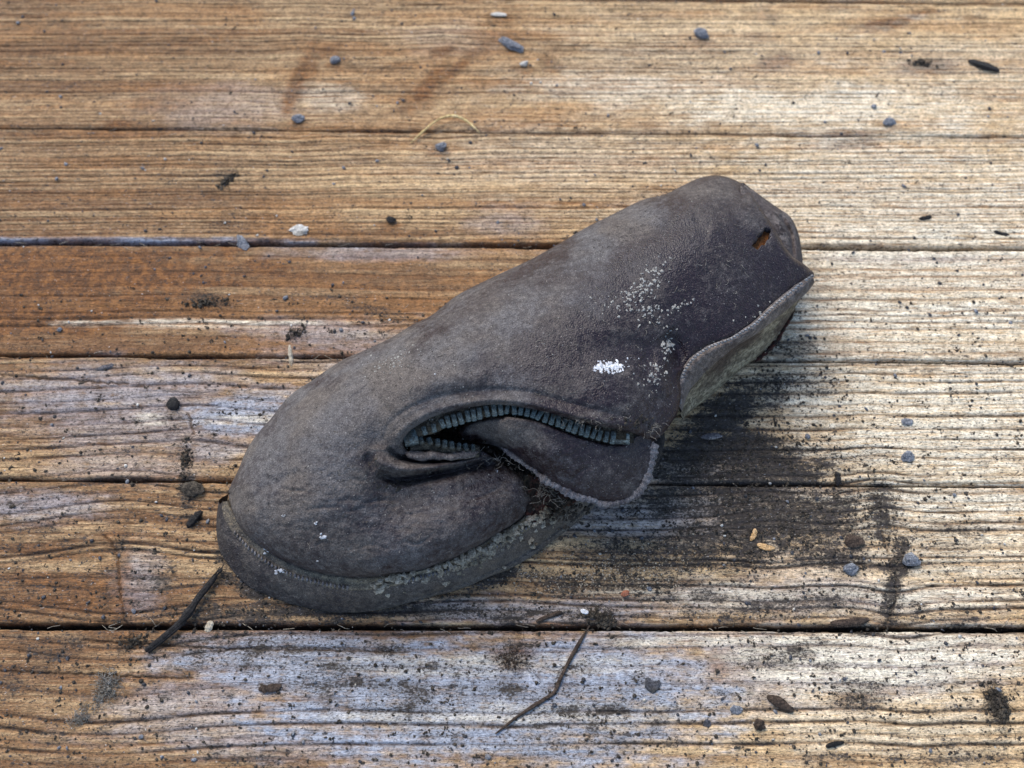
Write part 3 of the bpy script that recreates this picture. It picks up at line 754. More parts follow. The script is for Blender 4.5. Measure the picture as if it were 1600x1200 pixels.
def roll(name, line, rad, mat, flat=.8, parent=shoe, ribs=0.0, period=8, k=10, seed=0):
    L3 = smooth(line, step=1.6)
    P = at(L3[:, 0], L3[:, 1], L3[:, 2])
    s = np.arange(len(P)) * 1.6
    n_ = len(P)
    dv_ = 2.2 * (vn(np.arange(len(P)) / 9.0, np.zeros(len(P)), 340 + seed) - .5)[:, None] * np.array([0, .0004, .0003])
    P = P + dv_
    tp = np.clip(np.minimum(np.arange(n_), n_ - 1 - np.arange(n_)) / 5.0, .25, 1)
    r = rad * .001 * tp * (1 + ribs * np.sin(s * 2 * math.pi / period + 1.5 * vn(s / 30, s * 0, 300 + seed)) + .35 * (vn(s / 6, s * 0, 310 + seed) - .5) + .3 * (vn(s / 20, s * 0, 330 + seed) - .5))
    V, F = tube_geo(P, r, k, 0, flat)
    return mesh_obj(name, V, F, mat, parent)
roll('flap_binding', [(1020, 690, 35.5), (1021, 703, 33), (1016, 729, 29.5), (1008, 750, 27.5), (992, 772, 25), (972, 783, 24), (950, 785, 24.5), (925, 781, 25.5), (897, 773, 27), (878, 764, 28), (859, 753, 29.5), (841, 740, 31)], 1.65, M_bind, .8, shoe, .13, 8.5)
roll('torn_edge', [(848, 747, 29), (832, 734, 30), (815, 721, 31), (798, 709, 32), (784, 700, 32.5)], .9, M_bind, .7, shoe, .2, 7, 8, 3)

# collar: folded binding band, the stitches on it, the cream lining under it
def loft(name, rows, n_, mat, disp=None, seed=0, cap=False, parent=shoe, sub=6, dust=None):
    """surface through successive (u, v, z mm) lines"""
    R = [smooth(r, n_) for r in rows]
    R = np.stack(R, 1)                     # n, rows, 3
    if sub > 1:
        t = np.linspace(0, R.shape[1] - 1, (R.shape[1] - 1) * sub + 1)
        out = []
        for i in range(n_):
            q = R[i]
            pp = np.concatenate([2 * q[:1] - q[1:2], q, 2 * q[-1:] - q[-2:-1]])
            j = np.clip(t.astype(int), 0, len(q) - 2); f = (t - j)[:, None]
            p0, p1, p2, p3 = pp[j], pp[j + 1], pp[j + 2], pp[j + 3]
            out.append(.5 * (2 * p1 + (p2 - p0) * f + (2 * p0 - 5 * p1 + 4 * p2 - p3) * f ** 2 + (3 * p1 - p0 - 3 * p2 + p3) * f ** 3))
        R = np.stack(out)
    if disp is not None:
        S = np.linspace(0, 1, R.shape[0])[:, None] + 0 * R[..., 0]; T = np.linspace(0, 1, R.shape[1])[None] + 0 * R[..., 0]
        dz, dv = disp(R[..., 0], R[..., 1], S, T)
        R[..., 2] += dz; R[..., 1] += dv
    P = at(R[..., 0], R[..., 1], R[..., 2])
    at_ = None
    if dust is not None:
        S = np.linspace(0, 1, R.shape[0])[:, None] + 0 * R[..., 0]; T = np.linspace(0, 1, R.shape[1])[None] + 0 * R[..., 0]
        at_ = {'dust': dust(R[..., 0], R[..., 1], S, T).ravel()}
    return mesh_obj(name, P.reshape(-1, 3), grid_faces(R.shape[0], R.shape[1]), mat, parent, True, at_)
ST_L = [(1268, 430), (1250, 442), (1236, 454), (1210, 475), (1176, 507), (1156, 519), (1140, 529), (1108, 541), (1084, 557), (1070, 575), (1063, 592), (1064, 612), (1062, 636)]
BL_L = [(1272, 442), (1262, 456), (1246, 470), (1220, 492), (1184, 520), (1164, 533), (1150, 541), (1122, 564), (1104, 580), (1088, 597), (1078, 609), (1070, 628), (1064, 645)]
LB_L = [(1240, 470), (1238, 482), (1232, 496), (1214, 524), (1192, 550), (1178, 562), (1164, 572), (1136, 596), (1120, 610), (1104, 625), (1090, 634), (1078, 644), (1066, 654)]
zst = [31, 33, 34.5, 36.3, 38.2, 38.9, 39.4, 39.8, 39.5, 39, 38.6, 37, 35]
zbl = [27, 27.5, 28, 29.5, 31, 32, 32.5, 32, 31, 29, 27, 24, 21]
zlb = [18, 12, 8, 4, 2.5, 2, 2, 2, 2, 2, 3, 5, 9]
r1 = [(a[0] - 2, a[1] - 2, z - .6) for a, z in zip(ST_L, zst)]
r2 = [(a[0] * .7 + b_[0] * .3 + 1.5, a[1] * .7 + b_[1] * .3 + 1, z * .75 + y * .25 + 1.2) for a, b_, z, y in zip(ST_L, BL_L, zst, zbl)]
r3 = [(a[0] * .3 + b_[0] * .7 + 1.5, a[1] * .3 + b_[1] * .7 + 1, z * .35 + y * .65 + .6) for a, b_, z, y in zip(ST_L, BL_L, zst, zbl)]
r4 = [(b_[0], b_[1], y - .8) for b_, y in zip(BL_L, zbl)]
r5 = [(b_[0] - 3, b_[1] - 3.5, y - 2.2) for b_, y in zip(BL_L, zbl)]
loft('collar_binding', [r1, r2, r3, r4, r5], 220, M_band,
     lambda u, v, S, T: (.9 * (fbm(u / 10, v / 10, 151) - .5) + .3 * np.sin(S * 190 + 3 * fbm(u / 20, v / 20, 152)) * np.sin(np.pi * T) * sstep(.45, .75, S), 1.8 * (fbm(u / 12, v / 30, 153) - .5) * sstep(.5, 1, T)))
l1 = [(b_[0] - 2, b_[1] - 3, y - 1.6) for b_, y in zip(BL_L, zbl)]
l2 = [(b_[0] * .6 + c_[0] * .4 - 1, b_[1] * .6 + c_[1] * .4 - 1, y * .58 + z * .42 - 1.0) for b_, c_, y, z in zip(BL_L, LB_L, zbl, zlb)]
l3 = [(b_[0] * .2 + c_[0] * .8 + 1, b_[1] * .2 + c_[1] * .8 + 1, y * .2 + z * .8 + .8) for b_, c_, y, z in zip(BL_L, LB_L, zbl, zlb)]
l4 = [(c_[0], c_[1], z) for c_, z in zip(LB_L, zlb)]
l5 = [(c_[0] - 6, c_[1] - 5, max(z - 1.5, .6)) for c_, z in zip(LB_L, zlb)]
loft('lining', [l1, l2, l3, l4, l5], 160, M_lining,
     lambda u, v, S, T: (1.5 * (fbm(S * 9, T * 5, 161) - .5) + .8 * (fbm(S * 40, T * 14, 162) - .5), 2.6 * (fbm(S * 16, T * 3, 163) - .5) * T))
roll('torn_lining_edge', [(1239, 474, 16), (1238, 490, 9), (1226, 512, 4.2), (1204, 544, 2.4), (1180, 566, 2)], .9, M_red, .8, shoe, .2, 11, 8, 5)
stb = Bag()
sl = smooth([(a[0] + 2, a[1] + 1.0, z + 1.3) for a, z in zip(ST_L[:11], zst)], step=5.2)
for i in range(len(sl) - 1):
    if vn(i / 3.0, 0.5, 171) < .22: continue
    p = at(*sl[i]); q = at(*(sl[i] * .35 + sl[i + 1] * .65))
    nrm = Vector((q - p)).cross(Vector((0, 0, 1))).normalized() * .0004
    a_ = np.array(p) - np.array(nrm); c_ = np.array(q) + np.array(nrm)
    V, F = tube_geo([a_, (a_ + c_) / 2 + np.array([0, 0, .0004]), c_], [.0003, .0006, .0003], 6)
    stb.add(V, F)
tag(stb.build('collar_stitching', M_stitch, shoe), kind='stuff')

# sole and welt
WI = [(355, 783, 13.5), (357, 790, 14), (371, 815, 14), (384, 834, 14), (408, 855, 14), (437, 873, 14), (471, 888, 14), (510, 898, 14), (545, 903, 14), (582, 903, 14), (620, 898, 14), (657, 892, 14), (695, 879, 14), (720, 869, 14), (756, 849, 13.5), (794, 827, 13), (816, 812, 12.5), (832, 796, 12), (850, 780, 11), (868, 764, 10), (888, 748, 9.5)]
WO = [(349, 784, 12.5), (347, 794, 12.6), (353, 814, 12.7), (370, 840, 12.8), (396, 866, 12.8), (426, 888, 12.8), (461, 903, 12.8), (497, 913, 12.8), (533, 920, 12.8), (571, 921, 12.8), (615, 914, 12.6), (657, 904, 12.4), (695, 895, 12), (725, 882, 12), (760, 866, 11.6), (790, 848, 11), (817, 832, 10.5), (845, 814, 10), (870, 795, 9), (895, 776, 8.5), (915, 760, 8)]
WB = [(343, 780, 7), (339, 815, 4), (341, 850, 2), (352, 876, .3), (372, 902, .3), (397, 921, .3), (427, 934, .3), (470, 948, .3), (510, 955, .3), (545, 957, .3), (585, 954, .3), (631, 944, .3), (672, 933, .3), (719, 921, .3), (759, 904, .3), (800, 887, .3), (834, 867, .3), (867, 843, .3), (897, 820, .3), (922, 797, .3), (942, 778, .3)]
def wave(u, v, S, T):
    return .7 * (fbm(u / 12, v / 12, 181) - .5) + .35 * (fbm(u / 4, v / 4, 182) - .5), 0 * u
WIi = [(a[0] + 3 * (1 if a[0] < 500 else 0), a[1] - 5, a[2] - 2.0) for a in WI]
loft('welt', [WIi, WI, [((a[0] + b_[0]) / 2, (a[1] + b_[1]) / 2, (a[2] + b_[2]) / 2 - .3) for a, b_ in zip(WI, WO)], WO, [(b_[0], b_[1] + 3, b_[2] - 2.5) for b_ in WO]], 330, M_welt, wave, sub=5, dust=lambda u, v, S, T: np.clip(.35 + .5 * sstep(.15, .5, S) + .2 * (fbm(u / 30, v / 30, 195) - .5), 0, 1))
mid1 = [(a[0] * .72 + b_[0] * .28 - 2.5 * (a[0] < 420), a[1] * .72 + b_[1] * .28 + 4.0, a[2] * .74 + b_[2] * .26) for a, b_ in zip(WO, WB)]
mid2 = [(a[0] * .35 + b_[0] * .65 - 2.5 * (a[0] < 420), a[1] * .35 + b_[1] * .65 + 4.5, a[2] * .33 + b_[2] * .67) for a, b_ in zip(WO, WB)]
def wave2(u, v, S, T):
    m_ = np.sin(np.pi * np.clip(T, 0, 1))
    gr = -1.0 * np.exp(-((T - .52) / .05) ** 2) * sstep(.45, .62, S)
    return (1 + 1.3 * sstep(.42, .65, S)) * (.8 * (fbm(u / 14, v / 6, 191) - .5) + .5 * (fbm(u / 5, v / 3, 192) - .5)) * m_ + gr, 1.4 * (fbm(u / 9, v / 9, 193) - .5) * m_ + 2.0 * (fbm(u / 25, v / 25, 194) - .5) * T
loft('sole', [[(a[0], a[1] - 2, a[2] + .1) for a in WO], mid1, mid2, WB, [(a[0] + (14 if a[0] < 420 else 0), a[1] - 9, .2) for a in WB]], 330, M_sole, wave2, sub=7, dust=lambda u, v, S, T: np.clip(.30 + .35 * sstep(.35, .75, S) + .35 * (1 - T) * sstep(0, .3, S) + .25 * (fbm(u / 24, v / 24, 196) - .5), 0, 1))
# stitches along the welt, half buried in mud
stb = Bag()
sl = smooth([(a[0] * .25 + b_[0] * .75, a[1] * .25 + b_[1] * .75 + 1.0, b_[2] + .15) for a, b_ in zip(WI, WO)], step=6.4)
for i in range(8, len(sl) - 14):
    if vn(i / 4.0, 3.5, 172) < .36: continue
    p = sl[i] + np.array([random.uniform(-.8, .8), -3.2, .35]); q = sl[i] + np.array([random.uniform(-.8, .8), 4.2, -.7])
    V, F = tube_geo([at(*p), at(*((p + q) / 2 + np.array([0, 0, .4]))), at(*q)], [.0003, .0005, .0003], 6)
    stb.add(V, F)
tag(stb.build('welt_stitching', M_bind, shoe), kind='stuff')
# dried mud flakes along the torn side of the sole
fl = Bag()
r = np.random.default_rng(5)
def flake(bag, u, v, z, size, r, thick=.35, k=7, asp=1.0):
    a = np.sort(r.uniform(0, 2 * math.pi, k)); rad = size * r.uniform(.6, 1.15, k)
    c_ = at(u, v, z); th = r.uniform(0, math.pi)
    pts = []
    for s_, f_ in ((1.0, 0), (.86, 1)):
        x = rad * np.cos(a) * s_; y = rad * np.sin(a) * s_ * asp
        pts.append(np.stack([c_[0] + x * math.cos(th) - y * math.sin(th), c_[1] + x * math.sin(th) + y * math.cos(th), c_[2] + f_ * thick * .001 + r.normal(0, .00005, k)], 1))
    V = np.concatenate(pts + [c_[None] + np.array([[0, 0, thick * .0011]])])
    F = [(i, (i + 1) % k, k + (i + 1) % k, k + i) for i in range(k)] + [(k + i, k + (i + 1) % k, 2 * k) for i in range(k)]
    bag.add(V, F)
for i in range(190):
    t = .88 - .42 * r.random() ** 1.4
    j = t * (len(WO) - 1); a = int(j); f = j - a
    o_ = np.array(WO[a]) * (1 - f) + np.array(WO[min(a + 1, len(WO) - 1)]) * f
    m_ = np.array(mid2[a]) * (1 - f) + np.array(mid2[min(a + 1, len(WO) - 1)]) * f
    s_ = abs(r.normal(0, .45)) - .45
    p = o_ * (1 - s_) + m_ * s_
    flake(fl, p[0], p[1], p[2] + .3, r.uniform(.0006, .0021), r, .35)
tag(fl.build('mud_flakes', M_mud, shoe), kind='stuff')

# torn lining between vamp and flap, and the dark inside of the shoe
patch('torn_lining', [(806, 738), (830, 742), (862, 750), (900, 766), (915, 772), (900, 780), (878, 793), (858, 808), (842, 816), (826, 812), (818, 790), (815, 762)],
      rbf([(806, 738, 20), (862, 757, 14), (915, 772, 9), (880, 793, 10), (850, 812, 11), (826, 812, 12), (818, 775, 17), (860, 785, 12)], .01), M_red, shoe, 2.2, None, lambda s, z: .5, (),
      lambda u, v: 2.6 * (fbm(u / 8, v / 8, 211, 3) - .5) + 1.2 * (fbm(u / 3, v / 3, 212) - .5))
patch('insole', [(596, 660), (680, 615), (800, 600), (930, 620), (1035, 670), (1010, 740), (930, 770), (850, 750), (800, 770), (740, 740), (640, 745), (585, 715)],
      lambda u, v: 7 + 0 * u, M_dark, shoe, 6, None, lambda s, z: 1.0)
# zip: tapes, teeth, end stops
TU = [(650, 676, 45.5), (663, 672, 45.8), (678, 668, 46), (691, 661, 46.6), (700, 658, 46.8), (710, 655.5, 47), (719.5, 653, 47.2), (731, 649, 47.4), (740, 647.5, 47.6), (749, 645, 47.7), (760.5, 641.5, 47.8), (772, 640, 48), (782, 638.5, 48), (792.5, 638, 48), (803.5, 638, 48), (814, 638.5, 48), (824.5, 640.5, 47.8), (834.5, 643.5, 47.6), (843.5, 647, 47.3), (853, 650.5, 47), (863, 654, 46.6), (872, 657, 46.2), (881, 660.5, 45.7), (890, 664, 45.2), (899, 667, 44.7), (908.5, 670, 44.2), (917.5, 673, 43.7), (927.5, 676.5, 43.2), (936.5, 679, 42.6), (947, 681.5, 42), (957, 683, 41.4), (972, 685, 40.6), (990, 684, 39.8)]
TL = [(640, 694, 42), (650, 692, 42), (658, 689.5, 42), (671, 690, 41.5), (683, 692.5, 40.5), (694, 695, 39.5), (705, 697, 38.5), (716, 698.5, 37.3), (727, 699.5, 36), (738, 700.5, 34.5), (750, 702, 33)]
tu = smooth([t for t in TU], 160)
# tape sits just under the teeth, from beneath the lip to the teeth's tips
def off(line, d_, dz):
    L2 = np.asarray(line); T = np.gradient(L2[:, :2], axis=0); T /= np.linalg.norm(T, axis=1)[:, None]
    Nn = np.stack([-T[:, 1], T[:, 0]], 1)
    o_ = L2.copy(); o_[:, :2] += Nn * d_; o_[:, 2] += dz
    return o_
loft('zip_tape', [off(TU, -20, 2.4), off(TU, -12, .3), off(TU, 0, -1.2), off(TU, 7, -2.2), off(TU, 9, -4)], 150, M_tape,
     lambda u, v, S, T: (.9 * (fbm(u / 5, v / 5, 221) - .5), 0 * u), sub=3)
loft('zip_tape', [off(TL, 14, -3), off(TL, 8, -1.2), off(TL, 0, -1.0), off(TL, -5, -1.8), off(TL, -6, -4)], 90, M_tape,
     lambda u, v, S, T: (.9 * (fbm(u / 5, v / 5, 222) - .5), 0 * u), sub=3)
def tooth_mesh(lx, ly, lz):
    # a small stamped element: narrow root, swollen rounded head with a dimple
    V = []; sec = [(-.5, .42, .55), (-.34, .5, .85), (-.05, .42, .8), (.22, .5, 1.0), (.42, .48, .95), (.5, .34, .6)]
    for y, wx, hz in sec:
        for (a, c_) in ((-1, 0), (-1, .65), (-.55, 1), (.55, 1), (1, .65), (1, 0)):
            V.append((a * wx * lx, y * ly, c_ * hz * lz))
    F = []
    for i in range(len(sec) - 1):
        for j in range(6):
            F.append((i * 6 + j, i * 6 + (j + 1) % 6, (i + 1) * 6 + (j + 1) % 6, (i + 1) * 6 + j))
    F += [tuple(range(5, -1, -1)), tuple(range((len(sec) - 1) * 6, len(sec) * 6))]
    me = bpy.data.meshes.new('zip_tooth')
    me.from_pydata(V, [], F); me.materials.append(M_metal)
    me.polygons.foreach_set('use_smooth', np.ones(len(me.polygons), bool))
    return me
TOOTH = [tooth_mesh(.00178, .0043, .0015), tooth_mesh(.00175, .0031, .0014)]
def put_teeth(line, me, side, i0, i1, wob):
    for i in range(i0, i1):
        p = np.array(line[i], float)
        a_ = np.array(line[max(i - 1, 0)], float); b_ = np.array(line[min(i + 1, len(line) - 1)], float)
        X_ = Vector(at(*b_) - at(*a_)).normalized()
        Yv = Vector((0, 0, 1)).cross(X_).normalized() * side      # towards the opening
        tilt = .35
        Yv = (Yv - Vector((0, 0, 1)) * tilt).normalized()
        Xr = (X_ + Yv * random.gauss(0, wob)).normalized()
        Zv = Xr.cross(Yv).normalized()
        if Zv.z < 0: Zv = -Zv
        Yv = Zv.cross(Xr).normalized() if Zv.cross(Xr).dot(Yv) > 0 else -Zv.cross(Xr).normalized()
        M3 = Matrix((Xr, Yv, Zv)).transposed().to_4x4()
        s_ = 1 + random.gauss(0, .05)
        o = bpy.data.objects.new('zip_tooth', me)
        COL.objects.link(o); o.parent = shoe
        o.matrix_local = Matrix.Translation(Vector(at(*p)) - shoe.location - Vector((0, 0, .0004))) @ M3 @ Matrix.Diagonal((s_, s_, s_, 1))
put_teeth(TU, TOOTH[0], -1, 4, 31, .10)
put_teeth(TU, TOOTH[1], -1, 1, 4, .25)
put_teeth(TL, TOOTH[1], 1, 2, 10, .14)
def block(name, u, v, z, lx, ly, lz, rot, mat, hollow=False):
    bm = Bag(); p = at(u, v, z)
    c_, s_ = math.cos(rot), math.sin(rot)
    def bx(x0, x1, y0, y1, z0, z1, e=.12):
        dx, dy = (x1 - x0) * e, (y1 - y0) * e
        P = [(x0, y0, z0), (x1, y0, z0), (x1, y1, z0), (x0, y1, z0), (x0, y0, z1 - .0003), (x1, y0, z1 - .0003), (x1, y1, z1 - .0003), (x0, y1, z1 - .0003), (x0 + dx, y0 + dy, z1), (x1 - dx, y0 + dy, z1), (x1 - dx, y1 - dy, z1), (x0 + dx, y1 - dy, z1)]
        V = [(p[0] + a * c_ - b_ * s_, p[1] + a * s_ + b_ * c_, p[2] + d) for a, b_, d in P]
        bm.add(V, [(3, 2, 1, 0), (0, 1, 5, 4), (1, 2, 6, 5), (2, 3, 7, 6), (3, 0, 4, 7), (4, 5, 9, 8), (5, 6, 10, 9), (6, 7, 11, 10), (7, 4, 8, 11), (8, 9, 10, 11)])
    if hollow:
        bx(-lx / 2, lx / 2, -ly / 2, -ly / 2 + ly * .3, 0, lz); bx(-lx / 2, -lx / 2 + lx * .2, -ly / 2 + ly * .3 + .00005, ly / 2, 0, lz * .9); bx(lx / 2 - lx * .2, lx / 2, -ly / 2 + ly * .3 + .00005, ly / 2, 0, lz * .9)
    else:
        bx(-lx / 2, lx / 2, -ly / 2, ly / 2, 0, lz)
    return bm.build(name, mat, shoe, False)
block('zip_stop', 642, 685, 43.0, .0046, .0054, .0016, .25, M_metal)
block('zip_end_clip', 970, 686.5, 41.0, .0058, .0036, .0015, -.06, M_metal, True)
# lower lip: a slim pale roll under the lower teeth
roll('zip_lip', [(632, 704, 40.5), (642, 709, 40), (658, 712, 39), (680, 713, 38), (705, 711.5, 36.5), (728, 709, 34.5), (748, 705.5, 32.5)], 1.45, M_band, .8, shoe, 0, 8, 10, 7)

# pale crust spots on the leather, and crumbs of soil in its creases
r = np.random.default_rng(12)
crust = Bag(); white = Bag(); crumbs = Bag()
def spray(bag, cu, cv, su, sv, ang, n_, lo, hi, th=.14):
    t = math.radians(ang)
    a = r.normal(0, 1, n_) * su; b_ = r.normal(0, 1, n_) * sv
    uu = cu + a * math.cos(t) + b_ * math.sin(t); vv = cv - a * math.sin(t) + b_ * math.cos(t)
    zz = z_upper(uu, vv)
    for x, y, z_ in zip(uu, vv, zz):
        flake(bag, x, y, z_ - .05, r.uniform(lo, hi), r, th)
spray(crust, 1010, 442, 24, 9, 45, 70, .0003, .0009)
spray(crust, 1015, 490, 16, 10, 0, 40, .0004, .001)
spray(crust, 985, 470, 24, 8, 30, 35, .0003, .0008)
spray(crust, 1042, 545, 5, 14, -10, 34, .0004, .0012)
spray(crust, 1022, 590, 16, 12, 0, 40, .0003, .001)
spray(crust, 1060, 480, 14, 6, 20, 16, .0003, .0008)
spray(crust, 945, 470, 14, 6, 20, 14, .0003, .0006)
spray(crust, 1180, 490, 12, 4, 30, 12, .0003, .0007)
spray(crust, 615, 565, 22, 9, 15, 60, .0002, .0006, .15)
spray(crust, 800, 560, 230, 90, 25, 160, .00012, .0003, .12)
spray(crust, 560, 780, 110, 60, 0, 120, .00012, .0003, .12)
dustg = Bag()
spray(dustg, 520, 720, 90, 70, 20, 260, .00015, .0005, .12)
spray(dustg, 640, 560, 60, 25, 25, 200, .00015, .00045, .12)
spray(dustg, 1000, 360, 60, 14, 20, 160, .00015, .0005, .12)
spray(dustg, 850, 560, 150, 50, 20, 260, .00015, .0004, .12)
spray(white, 953, 573, 12, 4.0, 6, 70, .0005, .0012, .08)
spray(white, 953, 573, 16, 6, 6, 40, .0002, .0005, .06)
for (u, v, s_) in ((505, 838, .0011), (494, 817, .0006), (442, 806, .0004), (496, 877, .0004), (829, 812, .0004), (776, 737, .0004), (680, 585, .0003), (1147, 517, .0004)):
    if u < 800:
        spray(white, u, v, 2.5 * s_ / .001, 2.5 * s_ / .001, 0, 6, s_ * .4, s_ * .8, .2)
for (u, v, z_) in ((418, 860, 14.4), (437, 892, 13.2)):
    for k in range(9): flake(white, u + r.normal() * 3, v + r.normal() * 2.4, z_, r.uniform(.0004, .0009), r, .3)
tag(crust.build('pale_crust', M_lichen, shoe), kind='stuff')
tag(dustg.build('silt_grain', M_welt, shoe), kind='stuff')
tag(white.build('white_crust', M_white, shoe), kind='stuff')
def lump(bag, c_, s_, r, sq=.7):
    """an uneven crumb: squashed octahedron with a ring split"""
    k = 6
    a = np.linspace(0, 2 * math.pi, k, endpoint=False) + r.uniform(0, 1)
    asp = r.uniform(.45, 1.0); an = r.uniform(0, 3.14); ca, sa_ = math.cos(an), math.sin(an); sq = sq * r.uniform(.5, 1.1)
    V = []
    for (h_, q) in ((-.35, .8), (.35, .85)):
        rad = s_ * q * r.uniform(.65, 1.2, k)
        V += [(c_[0] + x * math.cos(t) * ca - x * math.sin(t) * asp * sa_, c_[1] + x * math.cos(t) * sa_ + x * math.sin(t) * asp * ca, c_[2] + h_ * s_ * sq + r.normal(0, .08) * s_) for x, t in zip(rad, a)]
    V += [(c_[0], c_[1], c_[2] - .6 * s_ * sq), (c_[0] + r.normal(0, .2) * s_, c_[1] + r.normal(0, .2) * s_, c_[2] + .75 * s_ * sq)]
    F = [(i, (i + 1) % k, k + (i + 1) % k, k + i) for i in range(k)] + [((i + 1) % k, i, 2 * k) for i in range(k)] + [(k + i, k + (i + 1) % k, 2 * k + 1) for i in range(k)]
    bag.add(V, F)
for (cu, cv, su, sv, n_, zoff) in ((578, 716, 9, 8, 26, -.5), (622, 757, 16, 5, 34, -.5), (700, 735, 60, 3, 40, -1), (700, 642, 40, 4, 26, -3), (770, 705, 12, 8, 16, -8), (850, 795, 26, 16, 90, -14), (880, 800, 20, 10, 60, -18), (840, 765, 14, 14, 50, -10), (1000, 662, 10, 6, 24, 0), (900, 652, 60, 4, 24, -.6)):
    for k in range(n_):
        u = cu + r.normal() * su; v = cv + r.normal() * sv
        z_ = float(z_upper(np.array([u]), np.array([v]))[0]) + zoff
        if zoff < -9: z_ = 10 + r.uniform(-2, 5)
        lump(crumbs, at(u, v, z_), r.uniform(.0004, .0013), r)
tag(crumbs.build('soil_crumb', M_soil, shoe), kind='stuff')
hair = Bag()
def hairs(cu, cv, su, sv, n_, ln, rad, zb=None, zf_=None, up=.5):
    for k in range(n_):
        u = cu + r.normal() * su; v = cv + r.normal() * sv
        z_ = (float(zf_(np.array([u]), np.array([v]))[0]) if zf_ else zb) + .1
        p = at(u, v, z_); a = r.uniform(0, 6.28); q = [p]
        for s_ in range(5):
            a += r.normal() * .5
            p = p + np.array([math.cos(a), math.sin(a), up * r.normal(0, .6)]) * ln / 5 * r.uniform(.6, 1.2)
            q.append(p)
        q = np.array(q); q[:, 2] = np.maximum(q[:, 2], q[0, 2] - .0002)
        V, F = tube_geo(q, rad, 3); hair.add(V, F)
hairs(850, 560, 170, 80, 50, .0030, .00007, None, z_upper, .25)
hairs(600, 740, 130, 90, 22, .0028, .00007, None, z_upper, .25)
hairs(1100, 420, 80, 60, 40, .0032, .00008, None, z_upper, .3)
hairs(1012, 662, 14, 9, 40, .0035, .00008, 40, None, .5)
hairs(860, 760, 25, 14, 60, .0045, .00008, 24, None, .6)
hairs(780, 722, 20, 8, 16, .0045, .00008, 30, None, .6)
hairs(910, 655, 60, 5, 40, .003, .00008, None, lambda u, v: z_upper(u, v) - .3, .5)
tag(hair.build('lint_fibre', M_fluff, shoe), kind='stuff')

# ------------------------------------------------------------------ what lies on the boards
def on_wood(u, v, dz=0.0):
    p = at(u, v, 0)
    z = float(wood_z(p[0], p[1])[0])
    return np.array([p[0], p[1], max(z, -.0012) + dz])

PXM = .00025                                                       # a photo pixel at the middle, metres
def stone_geo(rx, ry, rz, r, ns=14, nr=9, rough=.22, facet=0.0):
    th = np.linspace(0, math.pi, nr)[1:-1]; ph = np.linspace(0, 2 * math.pi, ns, endpoint=False)
    T, Ph = np.meshgrid(th, ph, indexing='ij')
    D = np.stack([np.sin(T) * np.cos(Ph), np.sin(T) * np.sin(Ph), np.cos(T)], -1).reshape(-1, 3)
    D = np.concatenate([D, [[0, 0, 1], [0, 0, -1]]])
    cuts = r.normal(0, 1, (9, 3)); cuts /= np.linalg.norm(cuts, axis=1)[:, None]
    rad = np.ones(len(D))
    for c_ in cuts:                                                # flat broken faces
        h_ = r.uniform(.72, .95)
        dt = D @ c_
        rad = np.minimum(rad, np.where(dt > .05, h_ / np.maximum(dt, .05), 9))
    rad = rad * (1 + rough * (r.random(len(D)) - .5) * .8)
    k3 = r.normal(0, 2.2, (4, 3)); p3 = r.uniform(0, 6, 4)
    rad = rad * (1 + .10 * np.sin(D @ k3.T + p3).sum(1))
    V = D * rad[:, None] * np.array([rx, ry, rz])
    F = []
    n_ = ns; m_ = nr - 2
    for i in range(m_ - 1):
        for j in range(n_):
            F.append((i * n_ + j, (i + 1) * n_ + j, (i + 1) * n_ + (j + 1) % n_, i * n_ + (j + 1) % n_))
    for j in range(n_):
        F.append((j, (j + 1) % n_, m_ * n_)); F.append(((m_ - 1) * n_ + (j + 1) % n_, (m_ - 1) * n_ + j, m_ * n_ + 1))
    return V, F
def stone(name, label, cat, u, v, lx, ly, rot, mat, hz=.6, seed=0, group=None, smooth_=False, rough=.25):
    """lx, ly in photo pixels"""
    r = np.random.default_rng(900 + seed + int(u) * 3 + int(v))
    sc = PXM * 1.03 * (1 - (v - 600) * .00028)
    rx, ry = lx * .5 * sc * 1.05, ly * .5 * sc * 1.05
    rz = min(rx, ry) * hz * .8
    V, F = stone_geo(rx, ry, rz, r, rough=rough)
    a = math.radians(rot); c_, s_ = math.cos(a), math.sin(a)
    V = np.stack([V[:, 0] * c_ - V[:, 1] * s_, V[:, 0] * s_ + V[:, 1] * c_, V[:, 2]], 1)
    base = on_wood(u, v)
    o = mesh_obj(name, V, F, mat, None, smooth_)
    o.location = base + np.array([0, 0, rz * .62])
    return tag(o, label, cat, group)
